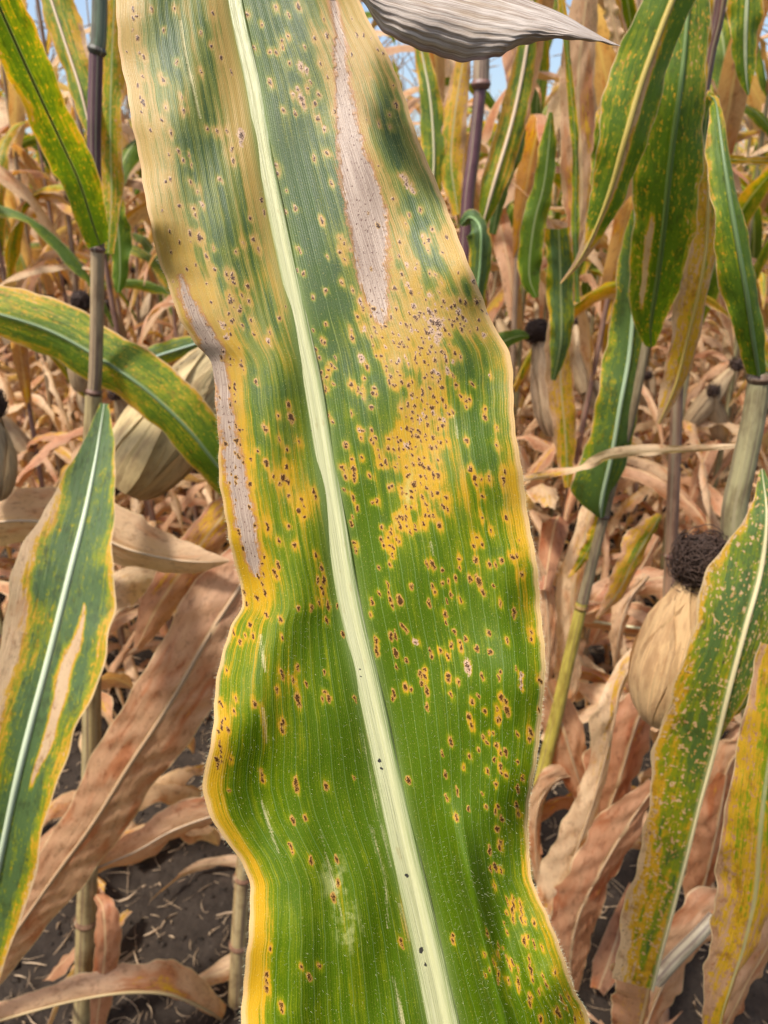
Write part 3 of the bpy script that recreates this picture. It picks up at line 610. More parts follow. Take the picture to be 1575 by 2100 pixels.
pstalk(L_, [(1500, -250), (1478, 0), (1455, 110), (1438, 210), (1420, 330), (1400, 520)], 1.0, (24, 26), (.12, .045, .035), nodes=(500,))
pstalk(L_, [(1401, 515), (1392, 700), (1385, 900), (1370, 1300), (1362, 1700), (1358, 2000), (1356, 2130)], 1.06, (22, 30), (.30, .17, .10), nodes=(700, 1150, 1600))
pleaf(L_, [(1420, 330, .99, 8, 8), (1432, 200, .97, 16, 10), (1440, 90, .96, 18, 12), (1446, -20, .95, 20, 14), (1450, -150, .95, 8, 8)], (.42, .6, .2, .3), rib=None)

# --- dried leaves low on the right
low = [
 ([(1320, 1330, .92, 14, 14), (1275, 1400, .90, 22, 20), (1258, 1480, .88, 34, 12, 40), (1235, 1580, .87, 26, 18), (1205, 1680, .86, 36, 30), (1165, 1790, .86, 44, 40), (1125, 1890, .86, 34, 36), (1090, 1990, .86, 10, 10)], (1.1, .75, .5, .5), 'twisted grey-tan leaf spiralling down between the two big leaves', .7),
 ([(1330, 1420, .98, 20, 20), (1300, 1500, .96, 56, 50), (1270, 1600, .95, 70, 50), (1235, 1700, .95, 52, 44), (1215, 1790, .95, 14, 14)], (1.35, .02, .25, 0), 'broad rusty orange-brown leaf', .5),
 ([(1180, 1590, 1.0, 16, 14), (1140, 1600, .98, 18, 18, 40), (1105, 1650, .97, 20, 18), (1098, 1740, .96, 16, 16), (1115, 1830, .95, 14, 12), (1150, 1900, .95, 6, 6)], (1.25, .55, .1, 0), None, 1.2),
 ([(1345, 1610, .86, 16, 14), (1295, 1680, .85, 40, 36), (1235, 1780, .84, 50, 46), (1190, 1870, .84, 50, 48), (1170, 1960, .85, 46, 44), (1175, 2040, .86, 14, 14)], (1.35, .12, .08, 0), None, .35),
 ([(1560, 1830, .80, 14, 14), (1480, 1880, .78, 44, 40), (1405, 1950, .76, 56, 46), (1355, 2030, .76, 54, 46), (1320, 2120, .76, 46, 40), (1300, 2200, .76, 10, 10)], (1.3, .35, .06, 0), None, .35),
 ([(1490, 1590, .9, 16, 16), (1478, 1660, .9, 38, 36), (1462, 1740, .9, 44, 40), (1440, 1830, .9, 34, 30), (1420, 1900, .9, 6, 6)], (1.35, .03, .1, 0), None, .6),
 ([(1120, 1400, 1.0, 20, 20), (1150, 1480, 1.0, 42, 40), (1175, 1560, .99, 46, 36), (1200, 1640, .99, 22, 22), (1215, 1700, .99, 4, 4)], (1.3, .2, .1, 0), None, .5),
 ([(1090, 1130, 1.1, 10, 10), (1120, 1230, 1.08, 24, 24), (1125, 1340, 1.06, 26, 22), (1120, 1430, 1.05, 12, 12)], (1.25, .55, .0, 0), None, .9),
 ([(1350, 1100, 1.35, 10, 10), (1300, 1190, 1.33, 30, 28), (1250, 1250, 1.3, 30, 28), (1215, 1320, 1.3, 8, 8)], (1.3, .15, .1, 0), None, .7),
 ([(1330, 1180, 1.15, 10, 10), (1290, 1230, 1.12, 20, 18), (1270, 1300, 1.1, 18, 18), (1262, 1370, 1.1, 5, 5)], (1.2, .7, .1, 0), None, 1.0),
 ([(1420, 1480, 1.1, 10, 10), (1400, 1560, 1.08, 36, 30), (1390, 1680, 1.05, 38, 34), (1410, 1780, 1.05, 10, 10)], (1.3, .3, .1, 0), None, .7),
 ([(1545, 1510, 1.0, 12, 12), (1500, 1560, 1.0, 30, 30), (1470, 1640, 1.0, 34, 32), (1440, 1700, 1.0, 8, 8)], (1.3, .4, .1, 0), None, .7),
]
for st, col, lab, cu in low:
    pleaf(L_ if st[0][0] > 1340 else N_, st, col, curl=cu, vf=.2, crumple=.0032, ruffle=.005, rib=(.42, .27, .15), ribw=.0018, label=lab)
# a broken pale stalk piece resting on the leaves
bp = thing('stalk_piece', 'pale snapped piece of stalk lying on pink-brown leaves at lower right', 'stalk piece')
pstalk(bp, [(1465, 1880), (1430, 1920), (1385, 1965), (1345, 2010)], [.74, .73, .73, .73], (26, 30), (.36, .30, .20), nodes=())
# dark silk heads of ears behind
for (px, py, Yp, px2, py2, rr, par) in [(-14, 900, .98, -26, 800, .03, A), (165, 680, 1.5, 166, 585, .024, K)]:
    husk_ear(atY(px, py + 120, Yp), atY(px2, py2 + 40, Yp), rr, 140 + px, par, (.50, .36, .20), wraps=5, big=True)

# generic withered leaves filling the feet of the foreground row
r = np.random.RandomState(77)
for par, px0, Yp in ((A, 186, 1.07), (K, 520, 1.13), (Z, 935, 1.32), (N_, 1110, 1.04), (L_, 1365, 1.03), (A, 60, 1.3), (M, 1500, 1.25)):
    for k in range(9):
        py = 1000 + 800 * r.rand(); b = atY(px0 + 10 * r.randn(), py, Yp + .03)
        m = arch_leaf(b, (r.rand() * 3.4 - .1), .32 + .25 * r.rand(), .022 + .018 * r.rand(), R(40 + 40 * r.rand()), R(150 + 35 * r.rand()), .6 + .4 * r.rand(), 900 + k,
                      n=30, cols=9, twist=r.randn() * 2, curl=.4 + 1.2 * r.rand(), ruffle=.008, crumple=.003, vf=.3, side_bend=r.randn() * .6)
        link(m, 'leaf', par, color=dry_col(r))

# ------------------------------------------------------------------ litter
def litter():
    r = np.random.RandomState(15); bag = Bag()
    for k in range(9000):
        y = .45 + 3.6 * r.rand() ** 1.4; x = (r.rand() * 2 - 1) * (.7 + .6 * y); a = r.rand() * 3.14; ln = .010 + .075 * r.rand() ** 2.2; w = .0010 + .0042 * r.rand() ** 3
        t = np.linspace(-.5, .5, 4)[:, None]; d = np.array([math.cos(a), math.sin(a), r.randn() * .15])
        P = np.array([x, y, float(soil_height(np.array([x]), np.array([y]))[0]) - .016 + .007 * r.rand()]) + d * t * ln + np.array([-d[1], d[0], .3]) * (t ** 2) * ln * r.randn() * .5
        V, F, U = tube_geo(P, w * np.array([.5, 1, 1, .4]), 4, flat=.35); bag.add(V, F, U + [0, r.rand() * 9])
    o = link(bag.mesh('straw', M_STRAW, smooth=False), 'straw_litter', color=(.46, .33, .20, 1), kind='stuff')
    o['label'] = 'broken straw and chaff scattered over the dark soil'; o['category'] = 'straw'
    protos_l = []
    for k in range(9):
        ln = .18 + .25 * r.rand(); n = 22; t = np.linspace(0, 1, n); bend = r.randn() * 1.2
        C = np.stack([t * ln, .12 * bend * ln * np.sin(t * 3), .012 + .03 * np.abs(np.sin(t * 3.1 + k)) * r.rand()], -1); w = (.016 + .022 * r.rand()) * np.interp(t, [0, .2, .6, 1], [.5, 1, .8, .05])
        tw = r.randn() * 1.3 * t; S = np.stack([0 * t, np.cos(tw), np.sin(tw)], -1)
        V, F, U, E = leaf_geo(C, -S * w[:, None], S * w[:, None], 7, .3 + r.rand(), .2, .006, 3, k, .003)
        V[:, 2] = np.maximum(V[:, 2], .002)
        protos_l.append(make_mesh('fallen_leaf', V, F, M_LEAF, U, {'edge': E, 'along': np.repeat(t, 7)}))
    for k in range(120):
        y = .75 + 2.6 * r.rand(); x = (r.rand() * 2 - 1) * (.25 + .58 * y)
        px = 787.5 + FPX * x / (y * cp + 1.6 * sp)
        if y < 1.0 and 200 < px < 520: continue
        o = link(protos_l[k % 9], 'fallen_leaf', color=dry_col(r)); o.location = (x, y, .004 + .02 * r.rand()); o.rotation_euler = (r.randn() * .15, r.randn() * .15, r.rand() * 6.28)
        o['label'] = 'withered maize leaf lying on the soil among the stalks'; o['category'] = 'fallen leaf'; o['group'] = 'withered leaves fallen on the soil'
litter()

# ------------------------------------------------------------------ the big rusty leaf held up to the lens
LE = [(410,-700),(300,-400),(245,-150),(237,0),(245,100),(262,200),(280,300),(298,400),(316,500),(343,580),(362,640),(398,700),(432,745),(443,830),(447,900),(452,1000),(469,1100),(487,1180),(497,1240),(472,1290),(450,1360),(440,1440),(435,1500),(428,1550),(415,1600),(420,1645),(441,1690),(472,1735),(500,1780),(514,1825),(510,1900),(502,2000),(494,2100),(510,2350),(760,2620)]
RI = [(430,-700),(550,-450),(650,-200),(735,0),(790,100),(822,180),(850,260),(880,340),(905,400),(935,470),(960,540),(985,600),(1010,660),(1045,725),(1052,800),(1060,900),(1075,1000),(1088,1080),(1100,1160),(1110,1250),(1117,1350),(1116,1430),(1106,1510),(1095,1590),(1086,1650),(1083,1720),(1091,1800),(1120,1870),(1150,1950),(1180,2030),(1210,2100),(1260,2350),(1150,2620)]
MI = [(420,-700,2),(435,-450,8),(455,-200,13),(482,0,16),(520,180,17),(545,330,18),(580,500,19),(610,640,20),(640,780,21),(665,930,22),(690,1080,24),(715,1230,26),(750,1380,27),(785,1540,28),(820,1700,30),(855,1850,32),(885,1980,34),(910,2100,36),(960,2350,42),(1010,2620,46)]
SP = []
def tile(ox, oy, s, txt):
    for w in txt.split():
        q = w.split(','); SP.append((ox + float(q[0]) / s, oy + float(q[1]) / s, float(q[2]) if len(q) > 2 else 1., float(q[3]) if len(q) > 3 else 0.))
tile(230, 0, 2.423, """105,45 120,80 105,90 103,150 125,190 70,260,.8 140,265 158,280 153,380 128,425 140,480 150,500 155,520 145,555 197,45 310,45 255,155 500,65 443,165,1.2 490,225 540,290 590,360,1.2 440,355,1.2 320,310 255,395 345,480 355,550 268,530 245,600 190,650 295,665,1.2 472,640 522,655,1.1 570,645 640,670,2,1 640,710,1.5,1 597,742 600,800,1.2 330,750 350,800 380,770 395,820 280,765,.8 262,900 290,890 390,905,1.1 535,890,1.2 425,950 445,1020,1,1 405,1035 413,1070 335,1020,1.4 245,1050 285,1145 385,1160 435,1180,1.6 685,1080 705,1190 740,990 755,1060,1.5
925,30,1.5 812,38 875,75 745,120 655,100 670,70 705,240 722,455 845,200 845,230 875,180 785,260 818,260 1005,190 955,235,.7 1070,180,1.3 1050,95 1190,95,.8 1215,170,.8 1250,175,.8 1190,270 880,315 935,330,2,1 965,350,1.3,1 785,410,1.2 920,440,1.4,1 985,405 970,440 900,470,1.2,1 940,490,2.4,1 950,520,1.6,1 910,560 850,545,1.1 1025,475 1010,515 1022,585 1053,640,1.3,1 1068,760,1.3 1005,785,1.2 1093,910 912,1035,1.2 1040,1095 860,1050 865,950,.8 815,820,1.2 820,860,1.2 780,750 1105,550,1.2 1070,380 1035,315,.7 1410,520 1325,615,1.1 1385,630,.8 1378,570,.6 1440,880,1.2,1 1460,905,2,1 1490,940,1.2,1 1395,985 1325,825,.8 1455,1115 1430,1200 1275,370,.7 1260,600,.6""")
tile(300, 450, 2.072, """98,45 140,95 105,138 185,60 190,95 235,80,1.4 228,70 287,122,1.2 255,155 210,195 288,215 258,272 368,250 372,270 365,235 432,285 355,320 360,345 405,325 275,352 437,347 400,375,1.2 395,390 370,425 408,452 350,400 445,430 412,100 460,85 475,120 478,135 458,485 525,480 520,515,1.5,1 565,415,1.3 590,370,.7 325,450,1.2,1 355,465 325,560,1.2,1 320,590 355,590 340,500,1.2,1 403,622,1.3 465,690,1.2 378,718,1.2 605,785 615,840,1.6 560,835 505,890,1.5 565,935 597,975 475,980 445,1020 512,1035,1.6 650,945 395,1010 378,945 600,1050 580,1095,1.4 600,1110 440,1120 540,1090,.7 115,265 172,210
745,8,.7 650,130 640,215 670,230,.8 770,160,.8 845,172 825,78,.6 830,268 760,302,1.2 708,328 875,300 910,350,1.2,1 920,375 1055,295,1.2 1075,150 1078,95 1105,190,1.3,1 1085,235 1110,280,1.4,1 1125,310,1.2 1215,45 1200,85 1275,75 1260,140,.7 1225,235 1325,225 1205,320,1.2,1 1190,345 1265,343 1355,350 1310,360,1.2 1400,350,1.2 1120,400 1160,395 1180,400 1205,400 1220,415,1.2,1 1062,380 1330,390,1.3,1 1305,430 1300,450 1290,490 1340,465,1.3 1240,440,2,1 1245,490,1.8,1 1235,510,1.5,1 1210,470,1.6,1 1180,525 1160,550 1165,575 1180,605 1200,620 1215,650 1150,610 1270,570 1275,600 1280,640,1.4,1 1310,568 1435,490,1.1,1 1000,455 1015,455 970,455 925,460,1.4,1 955,500 1050,485 1050,520 1085,520 1070,540 1105,450 1000,500 870,470 872,500 708,470 762,445 745,515 760,520 720,550 735,585 805,585 785,620 775,640 800,630 765,670,1.2 740,650 798,700 745,680 762,730 762,715 915,590,1.6,1 940,630 925,675 1043,600,.9 1018,628 1040,670 1050,705 870,700 900,720 915,740 920,765 970,715 980,742 958,798,1.2 790,860 775,830 870,825 1130,690 1115,705 1205,715 1175,740 1170,770 1220,750 1235,775 1215,800 1215,825 1260,765 1140,795 1110,790 1130,820 1155,850 1285,825 1245,850 1258,878 1195,870 1315,705 1335,750 1360,770 1375,765 1385,700 1360,795 1440,840,1.7 1440,810 1490,888,.8 1360,940,1.2 1488,957,.8 1187,915 1210,968,1.3 1230,968,1.2 1165,940 1130,890 1110,890 1130,920 1120,950 1070,945 1075,975 1105,960,1.3,1 1160,1020 1170,1045 1180,1010 1200,1055 1220,1085 1240,1100 1110,1050 1115,1085 1165,1090 918,900 915,930 958,895 975,930 965,950 985,980 990,1010 995,1045 1030,930 1030,975 1015,1030 847,960,1.3 873,1018 915,1010,.8 835,1060 842,1085 885,1080 882,1105 950,1085,1.2 1380,1060 1395,1100 1455,1095 1525,1070 1520,1110 1135,1130 1240,690 1190,660 1225,600 1255,560 1205,560 1170,500 1190,480 1270,470 1320,420 1345,420 1220,440""")
tile(430, 950, 2.25, """262,10 352,15 185,92 335,70 325,92 360,90 345,55 295,55,.7 362,152 425,170 435,195 412,215 437,245 480,130 488,155 183,203 208,290 262,275 268,298 362,292,.9 320,360 390,378,1.2 490,425 518,485 497,540 525,540 515,575 520,600 507,645 545,655,1.2 540,725 315,470 298,500 308,520 250,430 222,525 245,555 255,598 218,622 160,600 168,650 262,698 328,720 187,745 200,798 163,795 110,780 140,825 408,668 470,665 590,655 335,805,.8 615,790 405,945 333,972,1.2 383,997 445,1020 530,965,1.1 308,1048,1.2 408,1090,1.8 520,1090 530,1055 548,1085 208,1108 120,1085 113,1140 340,1195 330,1222 672,1090 242,470,.8 250,510,.8
610,15 625,60 665,25 665,60 740,57,1.2 622,125 660,160 682,205 660,245 655,280 665,365 672,400 790,8 815,5 910,15 912,60 965,5 985,10 1008,20 968,60 1030,45 1035,70 1058,65 940,95,1.2 928,130 885,115 890,138 905,145 928,160 1000,110 1025,140 1050,140 982,158 1092,160,1.1 1077,200 1095,215,1.1 1000,190 1005,215 995,240 1015,245 1035,243 985,280 1060,285,1.2 905,205 865,255 880,245 893,250 907,245 907,260 880,295 925,322 948,285 952,305 838,300 835,320 822,340 863,345 875,360 790,350 805,380 830,380 845,390 840,425 832,468 780,480 1200,30 1225,60 1228,95 1253,75 1290,75 1260,150 1258,250,.8 1362,40 1352,65 1355,95 1367,245,1.1 1297,310 1232,345 1217,382,1.1 1253,375 1430,358,.7 1395,430,1.3 1415,428,1.3 1348,450 1150,440 1152,480 1228,450 1290,465,1.1 1320,470 1003,465 1030,470,1.1 1073,490 1075,550,.8 1103,545 1135,535 1200,530,1.1 1240,540,1.5 1310,567,.8 1265,600 1437,515 1340,645 1405,680 1405,700 1155,630 1025,570 1040,595 1015,645,1.1 1095,635 1115,605 930,568,1.2 820,560 828,600 785,600,1.2 835,630 845,658 878,635,1.5 750,640 743,695 1088,695,1.1 1092,735 1130,775 1155,825 1160,855 1180,810,.8 1290,785 1372,820 1235,857 1295,868,1.1 1485,780 1485,810 890,750 905,770 835,795,1.1 858,795,1.1 950,820,1.3,1 768,820 770,845 770,870 858,875,1.4 910,912 1018,865 1025,895 1062,863 1115,838 1100,890 1190,935,1.6,1 860,940,.9 992,950 970,975 992,985 975,1018 1003,1050,1.3 1103,980 1103,1000 1148,1010 1258,985 1340,965 1332,992 1437,1010,1.1,1 1437,980,.8,1 1437,1040,.8,1 1413,945,.7 850,1060,1.3 845,1085 905,1030,1.2 932,1045 1113,1070 1213,1100 1240,1078 1270,1140 1003,1125,1.1 1195,1170 1210,1205 1345,1085,1.1 1372,1140,1.2 1365,1100 1520,1140 1525,1000""")
tile(410, 1450, 1.969, """330,70 335,95 250,270 252,292 388,300,1.2 390,325,1.2 508,320,1.3 620,285,.9 377,458,1.2 425,450,1.1 366,560,1.2 372,585,1.2 450,620,1. 552,615,1.2 558,708,1.1 538,768,1.2 808,940,1.2 815,965,1.2 410,1050 482,1045 440,1090,1.1 285,975,.8 268,1080 270,1110 268,1140 328,1200 330,1225 70,240,.8 90,60,.8 85,180,.8 75,100,.8 840,295,1.3 1012,140,1.1 978,190 1087,200 1065,245,.8 992,275 1040,340,1.3 995,365 1137,350,.8 1085,410 1155,405,.8 1033,440 1035,455 1088,45 1100,75,1.1 1150,15 1240,18,1.3 1145,120 1160,145 1197,155 1215,185 1235,185 1190,215 1125,170 1280,108,.8 1335,100 1330,130 1160,260 1215,240 1215,265 1235,275 1195,310,.7 1300,290 1285,330 1280,400 1285,430 1205,400 1192,420 1217,450 1200,490 1210,570 1213,550 1170,580 1175,655,1.2 1195,645,1.2 1215,660 1190,725,.7 1265,770 1295,800 1297,830 1240,780 1265,860 1240,910 1160,910,.8 1020,925,1.2 1022,945 1310,950,1.2 1350,960 1380,970,.8 1205,960,.8 1205,1000,.8 1205,1080 1262,1030 1240,1020 1285,1060 1330,1020 1335,1060,1.3 1345,1100 1400,1120,1.3 1370,1150,1.2 1435,1070,.9 1330,1170,1.2 1332,1200 1460,1180 1490,1170 1450,1240,1.2 1375,1260,1.2 1285,1110,1.1 1288,1140 1185,1030,.7 1245,1105,.8 1205,1110,.8 1150,1000,.7 1515,1260,1.1 1440,1225 1260,820 1265,800 1480,1215,.8 1540,1240,.8 1170,1060,.7 1150,1080,.6 1225,870,.6 1240,830,.6 1350,870,.6 1300,860,.8""")
for (cx, cy, sx, sy, n, w) in [(830, 1000, 40, 55, 26, 0), (850, 760, 55, 60, 40, .15), (860, 905, 30, 45, 30, 0), (885, 690, 45, 40, 34, .5), (935, 650, 40, 28, 22, .4), (850, 600, 30, 60, 10, .4), (870, 820, 35, 40, 14, .2), (800, 700, 60, 50, 14, 0), (470, 720, 12, 120, 26, 0), (490, 950, 12, 90, 18, 0), (840, 480, 70, 60, 12, 0), (790, 60, 20, 60, 20, 0), (1030, 1500, 30, 60, 8, 0), (1060, 1950, 40, 60, 8, 0), (455, 1520, 8, 60, 14, 0)]:
    for _ in range(n): SP.append((cx + sx * rng.randn(), cy + sy * rng.randn(), .55 + .5 * rng.rand(), 1. if rng.rand() < w else 0.))

# chlorosis (0 green .. 1 golden) at s across (rows: y = 0, 100 ... 2100)
CS = [-1, -.8, -.6, -.4, -.2, -.08, .08, .2, .4, .6, .8, 1]
CH = """0.9 0.68 0.2 0.48 0.65 0.95 0.2 0.1 0.15 0.3 0.8 0.8
0.95 0.48 0.05 0.43 0.65 0.95 0.1 0.15 0.2 0.65 0.8 0.6
0.95 0.58 0.4 0.38 0.7 0.95 0.1 0.2 0.3 0.9 0.5 0.45
0.9 0.58 0.15 0.38 0.75 0.9 0.1 0.15 0.2 0.9 0.25 0.8
0.8 0.65 0.25 0.4 0.7 0.9 0.1 0.05 0.1 0.8 0.42 0.5
0.9 0.8 0.3 0.3 0.45 0.9 0.1 0.05 0.3 0.8 0.12 0.75
0.9 0.9 0.7 0.45 0.55 0.8 0.1 0.05 0.4 0.7 0.42 0.75
0.9 0.9 0.55 0.45 0.6 0.5 0.15 0.2 0.45 0.58 0.34 0.7
0.9 0.9 0.3 0.25 0.35 0.2 0.1 0.2 0.3 0.4 0.2 0.65
0.9 0.8 0.3 0.4 0.4 0.15 0.1 0.2 0.45 0.55 0.07 0.65
0.8 0.8 0.4 0.5 0.4 0.1 0.1 0.15 0.4 0.5 0.3 0.8
0.7 0.8 0.4 0.35 0.35 0.1 0.1 0.1 0.3 0.25 0.25 0.75
0.5 0.6 0.45 0.3 0.35 0.1 0.1 0.1 0.15 0.15 0.2 0.6
0.4 0.45 0.35 0.2 0.1 0.05 0.05 0.15 0.1 0.15 0.15 0.5
0.4 0.35 0.4 0.25 0.1 0.05 0.05 0.1 0.1 0.1 0.1 0.3
0.9 0.22 0.3 0.2 0.1 0.15 0.05 0.05 0.1 0.1 0.1 0.3
1 0.22 0.25 0.2 0.1 0.15 0.05 0.05 0.05 0.1 0.15 0.4
1 0.22 0.2 0.15 0.15 0.1 0.05 0.05 0.05 0.05 0.1 0.5
1 0.22 0.2 0.2 0.2 0.2 0.05 0.05 0.05 0.05 0.1 0.7
1 0.22 0.2 0.25 0.1 0.3 0.05 0.05 0.05 0.1 0.2 0.7
1 0.22 0.2 0.25 0.1 0.1 0.05 0.05 0.1 0.15 0.3 0.7
1 0.22 0.25 0.2 0.1 0.1 0.05 0.05 0.1 0.2 0.35 0.7"""
CH = np.array([[float(q) for q in l.split()] for l in CH.splitlines()])

def hero():
    ys = np.concatenate([np.arange(-690, -20, 14.), np.arange(-20, 2120, 1.7), np.arange(2120, 2610, 14.)])
    def poly(P, c=1):
        P = np.array(P, float); Q = spline(P, 900); return np.interp(ys, Q[:, 1], Q[:, c if c != 1 else 0])
    xl, xr = poly(LE), poly(RI); xm = poly([(p[0], p[1]) for p in MI]); mw = .86 * np.interp(ys, [p[1] for p in MI], [p[2] for p in MI])
    xl = xl + 1.2 * np.sin(ys / 23) + .8 * np.sin(ys / 9 + 1); xr = xr + 1.5 * np.sin(ys / 31 + 2) + .7 * np.sin(ys / 8)
    nL, nR = 160, 215
    s = np.concatenate([np.linspace(-1, 0, nL)[:-1], np.linspace(0, 1, nR)])
    S, Yg = np.meshgrid(s, ys)
    X = np.where(S < 0, xm[:, None] + S * (xm - xl)[:, None], xm[:, None] + S * (xr - xm)[:, None])
    aS = np.abs(S)
    # --- relief: distance from the camera
    D = .318 - .052 * (Yg + 200) / 2500
    D = D + .016 * np.clip((-Yg - 100) / 500, 0, 1)
    D -= .012 * np.sin(np.clip(aS, 0, 1) * 2.2)                                     # both halves rise beside the rib
    g = lambda x0, y0, sx, sy: np.exp(-((X - x0) / sx) ** 2 - ((Yg - y0) / sy) ** 2)
    D += .020 * np.where(S < 0, aS ** 4, 0) * smoothstep(450, 600, Yg) * smoothstep(1350, 1150, Yg)     # left margin turned under
    D -= .002 * g(330, 280, 90, 130); D -= .002 * g(300, 60, 60, 90)
    D -= .008 * g(430, 1580, 60, 120); D += .007 * g(545, 1690, 70, 130); D += .010 * g(480, 1250, 50, 90); D -= .008 * g(520, 1450, 70, 120)
    D -= .001 * g(800, 220, 60, 80); D += .001 * g(850, 330, 70, 60); D -= .008 * g(960, 560, 60, 90); D += .006 * g(1010, 760, 60, 90)
    D += .010 * g(1100, 1730, 90, 130); D -= .010 * np.exp(-((X - (940 + (Yg - 1700) * .22)) / 28) ** 2) * smoothstep(1600, 1800, Yg); D -= .008 * g(1060, 1430, 70, 130)
    D += .006 * g(1090, 1240, 40, 80); D -= .010 * g(1130, 2000, 70, 110); D -= .006 * g(600, 1950, 50, 200)
    D += .0016 * np.sin(Yg / 34 + 2 * S) * aS ** 3 + .0010 * np.sin(Yg / 57 + S * 9)
    nv = 15
    D += .00006 * np.cos(S * nv * 2 * np.pi) * smoothstep(.05, .15, aS)                # lateral veins
    D += .0007 * np.sin(S * 22 + 3 * np.sin(Yg / 300)) * (S < 0) * smoothstep(1400, 1650, Yg) * .6
    # --- colour maps
    ci = np.interp(s, CS, np.arange(len(CS))); cj = np.clip(ys / 100, 0, 20.999)
    i0 = np.clip(ci.astype(int), 0, 10); fi = (ci - i0); fi = fi * fi * (3 - 2 * fi); j0 = cj.astype(int); fj = cj - j0; fj = fj * fj * (3 - 2 * fj)
    a = CH[j0][:, i0] * (1 - fi) + CH[j0][:, i0 + 1] * fi; b2 = CH[j0 + 1][:, i0] * (1 - fi) + CH[j0 + 1][:, i0 + 1] * fi
    chl = a * (1 - fj[:, None]) + b2 * fj[:, None]
    for (x0, y0, sx, sy, v) in [(955, 1020, 12, 90, .28), (812, 260, 35, 70, -.25), (860, 430, 35, 60, -.25), (920, 500, 40, 30, .4), (620, 520, 45, 160, -.2), (420, 60, 10, 140, -.3), (445, 350, 12, 130, -.25), (500, 420, 10, 150, -.35),
                                (560, 650, 12, 60, -.35), (495, 640, 10, 60, -.3), (450, 560, 10, 60, -.4), (880, 620, 9, 50, -.5), (820, 560, 10, 40, -.5), (960, 590, 9, 30, -.5), (915, 720, 10, 50, -.4), (620, 640, 30, 100, -.2),
                                (800, 1300, 80, 60, -.1), (520, 1200, 30, 60, .3), (640, 1020, 30, 60, .25), (540, 1480, 8, 60, .4), (830, 1880, 10, 60, .5), (700, 1830, 8, 80, .25)]:
        chl = chl + v * np.exp(-((X - .19 * (Yg - y0) - x0) / sx) ** 2 - ((Yg - y0) / sy) ** 2)
    Xs = X + 1.5 * (value_noise(X, Yg, 5., 21) - .5) * 2 + 1.6 * (value_noise(X, Yg, 11., 22) - .5) * 2; Yw = Yg + 2.2 * (value_noise(X, Yg, 6., 23) - .5) * 2 + 2.0 * (value_noise(X, Yg, 13., 24) - .5) * 2
    spot = np.zeros_like(X); pale = np.zeros_like(X); halo = np.zeros_like(X)
    rr = np.random.RandomState(4)
    for (x0, y0, z, wt) in SP:
        j = np.searchsorted(ys, [y0 - 45 * z, y0 + 45 * z]); sl = slice(j[0], j[1])
        if j[1] - j[0] < 3: continue
        k = .17 + .10 * rr.rand(); up = y0 < 1150
        thin = .62 if (y0 > 1780 and x0 > 950) else 1.
        w = (2.95 if 550 < y0 < 1150 else 2.65 if up else 3.1) * z * (.65 + .5 * rr.rand()) * thin; h = (4.2 if up else 6.0) * z * (.7 + .6 * rr.rand()) / thin ** .4; amp = .72 + .28 * rr.rand() ** .5
        dx = Xs[sl] - k * (Yw[sl] - y0) - x0; dy = Yw[sl] - y0
        m = (dx / w) ** 2 + (dy / h) ** 2
        spot[sl] = np.maximum(spot[sl], np.exp(-m * .55) * amp * (1. if wt == 0 else .8))
        if wt: pale[sl] = np.maximum(pale[sl], np.exp(-m * .28))
        hz = .6 + .8 * rr.rand() ** 2 + (.35 if up else 0.); m2 = (dx / (w + 4.0 * hz)) ** 2 + (dy / (h + 6.0 * hz)) ** 2
        halo[sl] = 1 - (1 - halo[sl]) * (1 - np.exp(-m2 * .95) * .76)
    chl = 1 - (1 - np.clip(chl, 0, 1)) * (1 - halo)
    def poly_sdf(pts):
        """>0 inside a strip given as (y, x_left, x_right)"""
        p = np.array(pts, float); a_ = np.interp(ys, p[:, 0], p[:, 1])[:, None]; b_ = np.interp(ys, p[:, 0], p[:, 2])[:, None]
        d = np.minimum((Xn if p[:, 2].max() - p[0, 1] > 30 and (p[:, 2] - p[:, 1]).max() > 20 else X) - a_, b_ - (Xn if (p[:, 2] - p[:, 1]).max() > 20 else X)); d = np.where((Yg < p[0, 0]) | (Yg > p[-1, 0]), -20, d); return d
    Xn = X + 7 * (value_noise(X, Yg, 9., 41) - .5) + 8 * (value_noise(X - .15 * Yg, Yg, 4., 42) * value_noise(X - .15 * Yg, Yg / 12, 5., 43) - .25)
    nec = np.full_like(X, -20.)
    for pts in [[(60, 689, 694), (110, 688, 708), (200, 690, 722), (300, 692, 745), (380, 702, 775), (430, 712, 792), (500, 722, 793), (560, 733, 793), (620, 752, 797), (660, 776, 792), (672, 784, 786)],
                [(0, 676, 690), (50, 684, 700), (100, 696, 712), (130, 700, 705)],
                [(40, 367, 371), (100, 376, 381), (160, 387, 393), (220, 402, 407), (244, 410, 412)],
                [(560, 368, 372), (610, 372, 392), (660, 392, 425), (720, 418, 458), (800, 443, 472), (900, 455, 487), (1000, 470, 508), (1080, 487, 524), (1150, 507, 531), (1185, 524, 530)],
                [(1300, 533, 536), (1340, 534, 541), (1380, 542, 546)], [(1450, 537, 540), (1490, 541, 546), (1526, 547, 549)],
                [(1640, 536, 538), (1665, 541, 547), (1700, 551, 557), (1750, 570, 574)], [(1500, 739, 741), (1600, 761, 764), (1700, 783, 786), (1780, 800, 803)],
                [(1700, 655, 656), (1800, 680, 683), (1880, 700, 702)], [(1850, 815, 820), (1880, 824, 832), (1930, 838, 843)], [(1690, 759, 760), (1800, 790, 792), (1905, 782 + 12, 784 + 12)],
                [(2000, 804, 806), (2050, 812, 820), (2100, 822, 832)], [(850, 928, 930), (880, 934, 938), (900, 938, 939)], [(1108, 880, 881), (1120, 882, 886), (1140, 888, 889)]]:
        nec = np.maximum(nec, poly_sdf(pts))
    nec = np.clip(nec / 8, -2.5, 2.5)
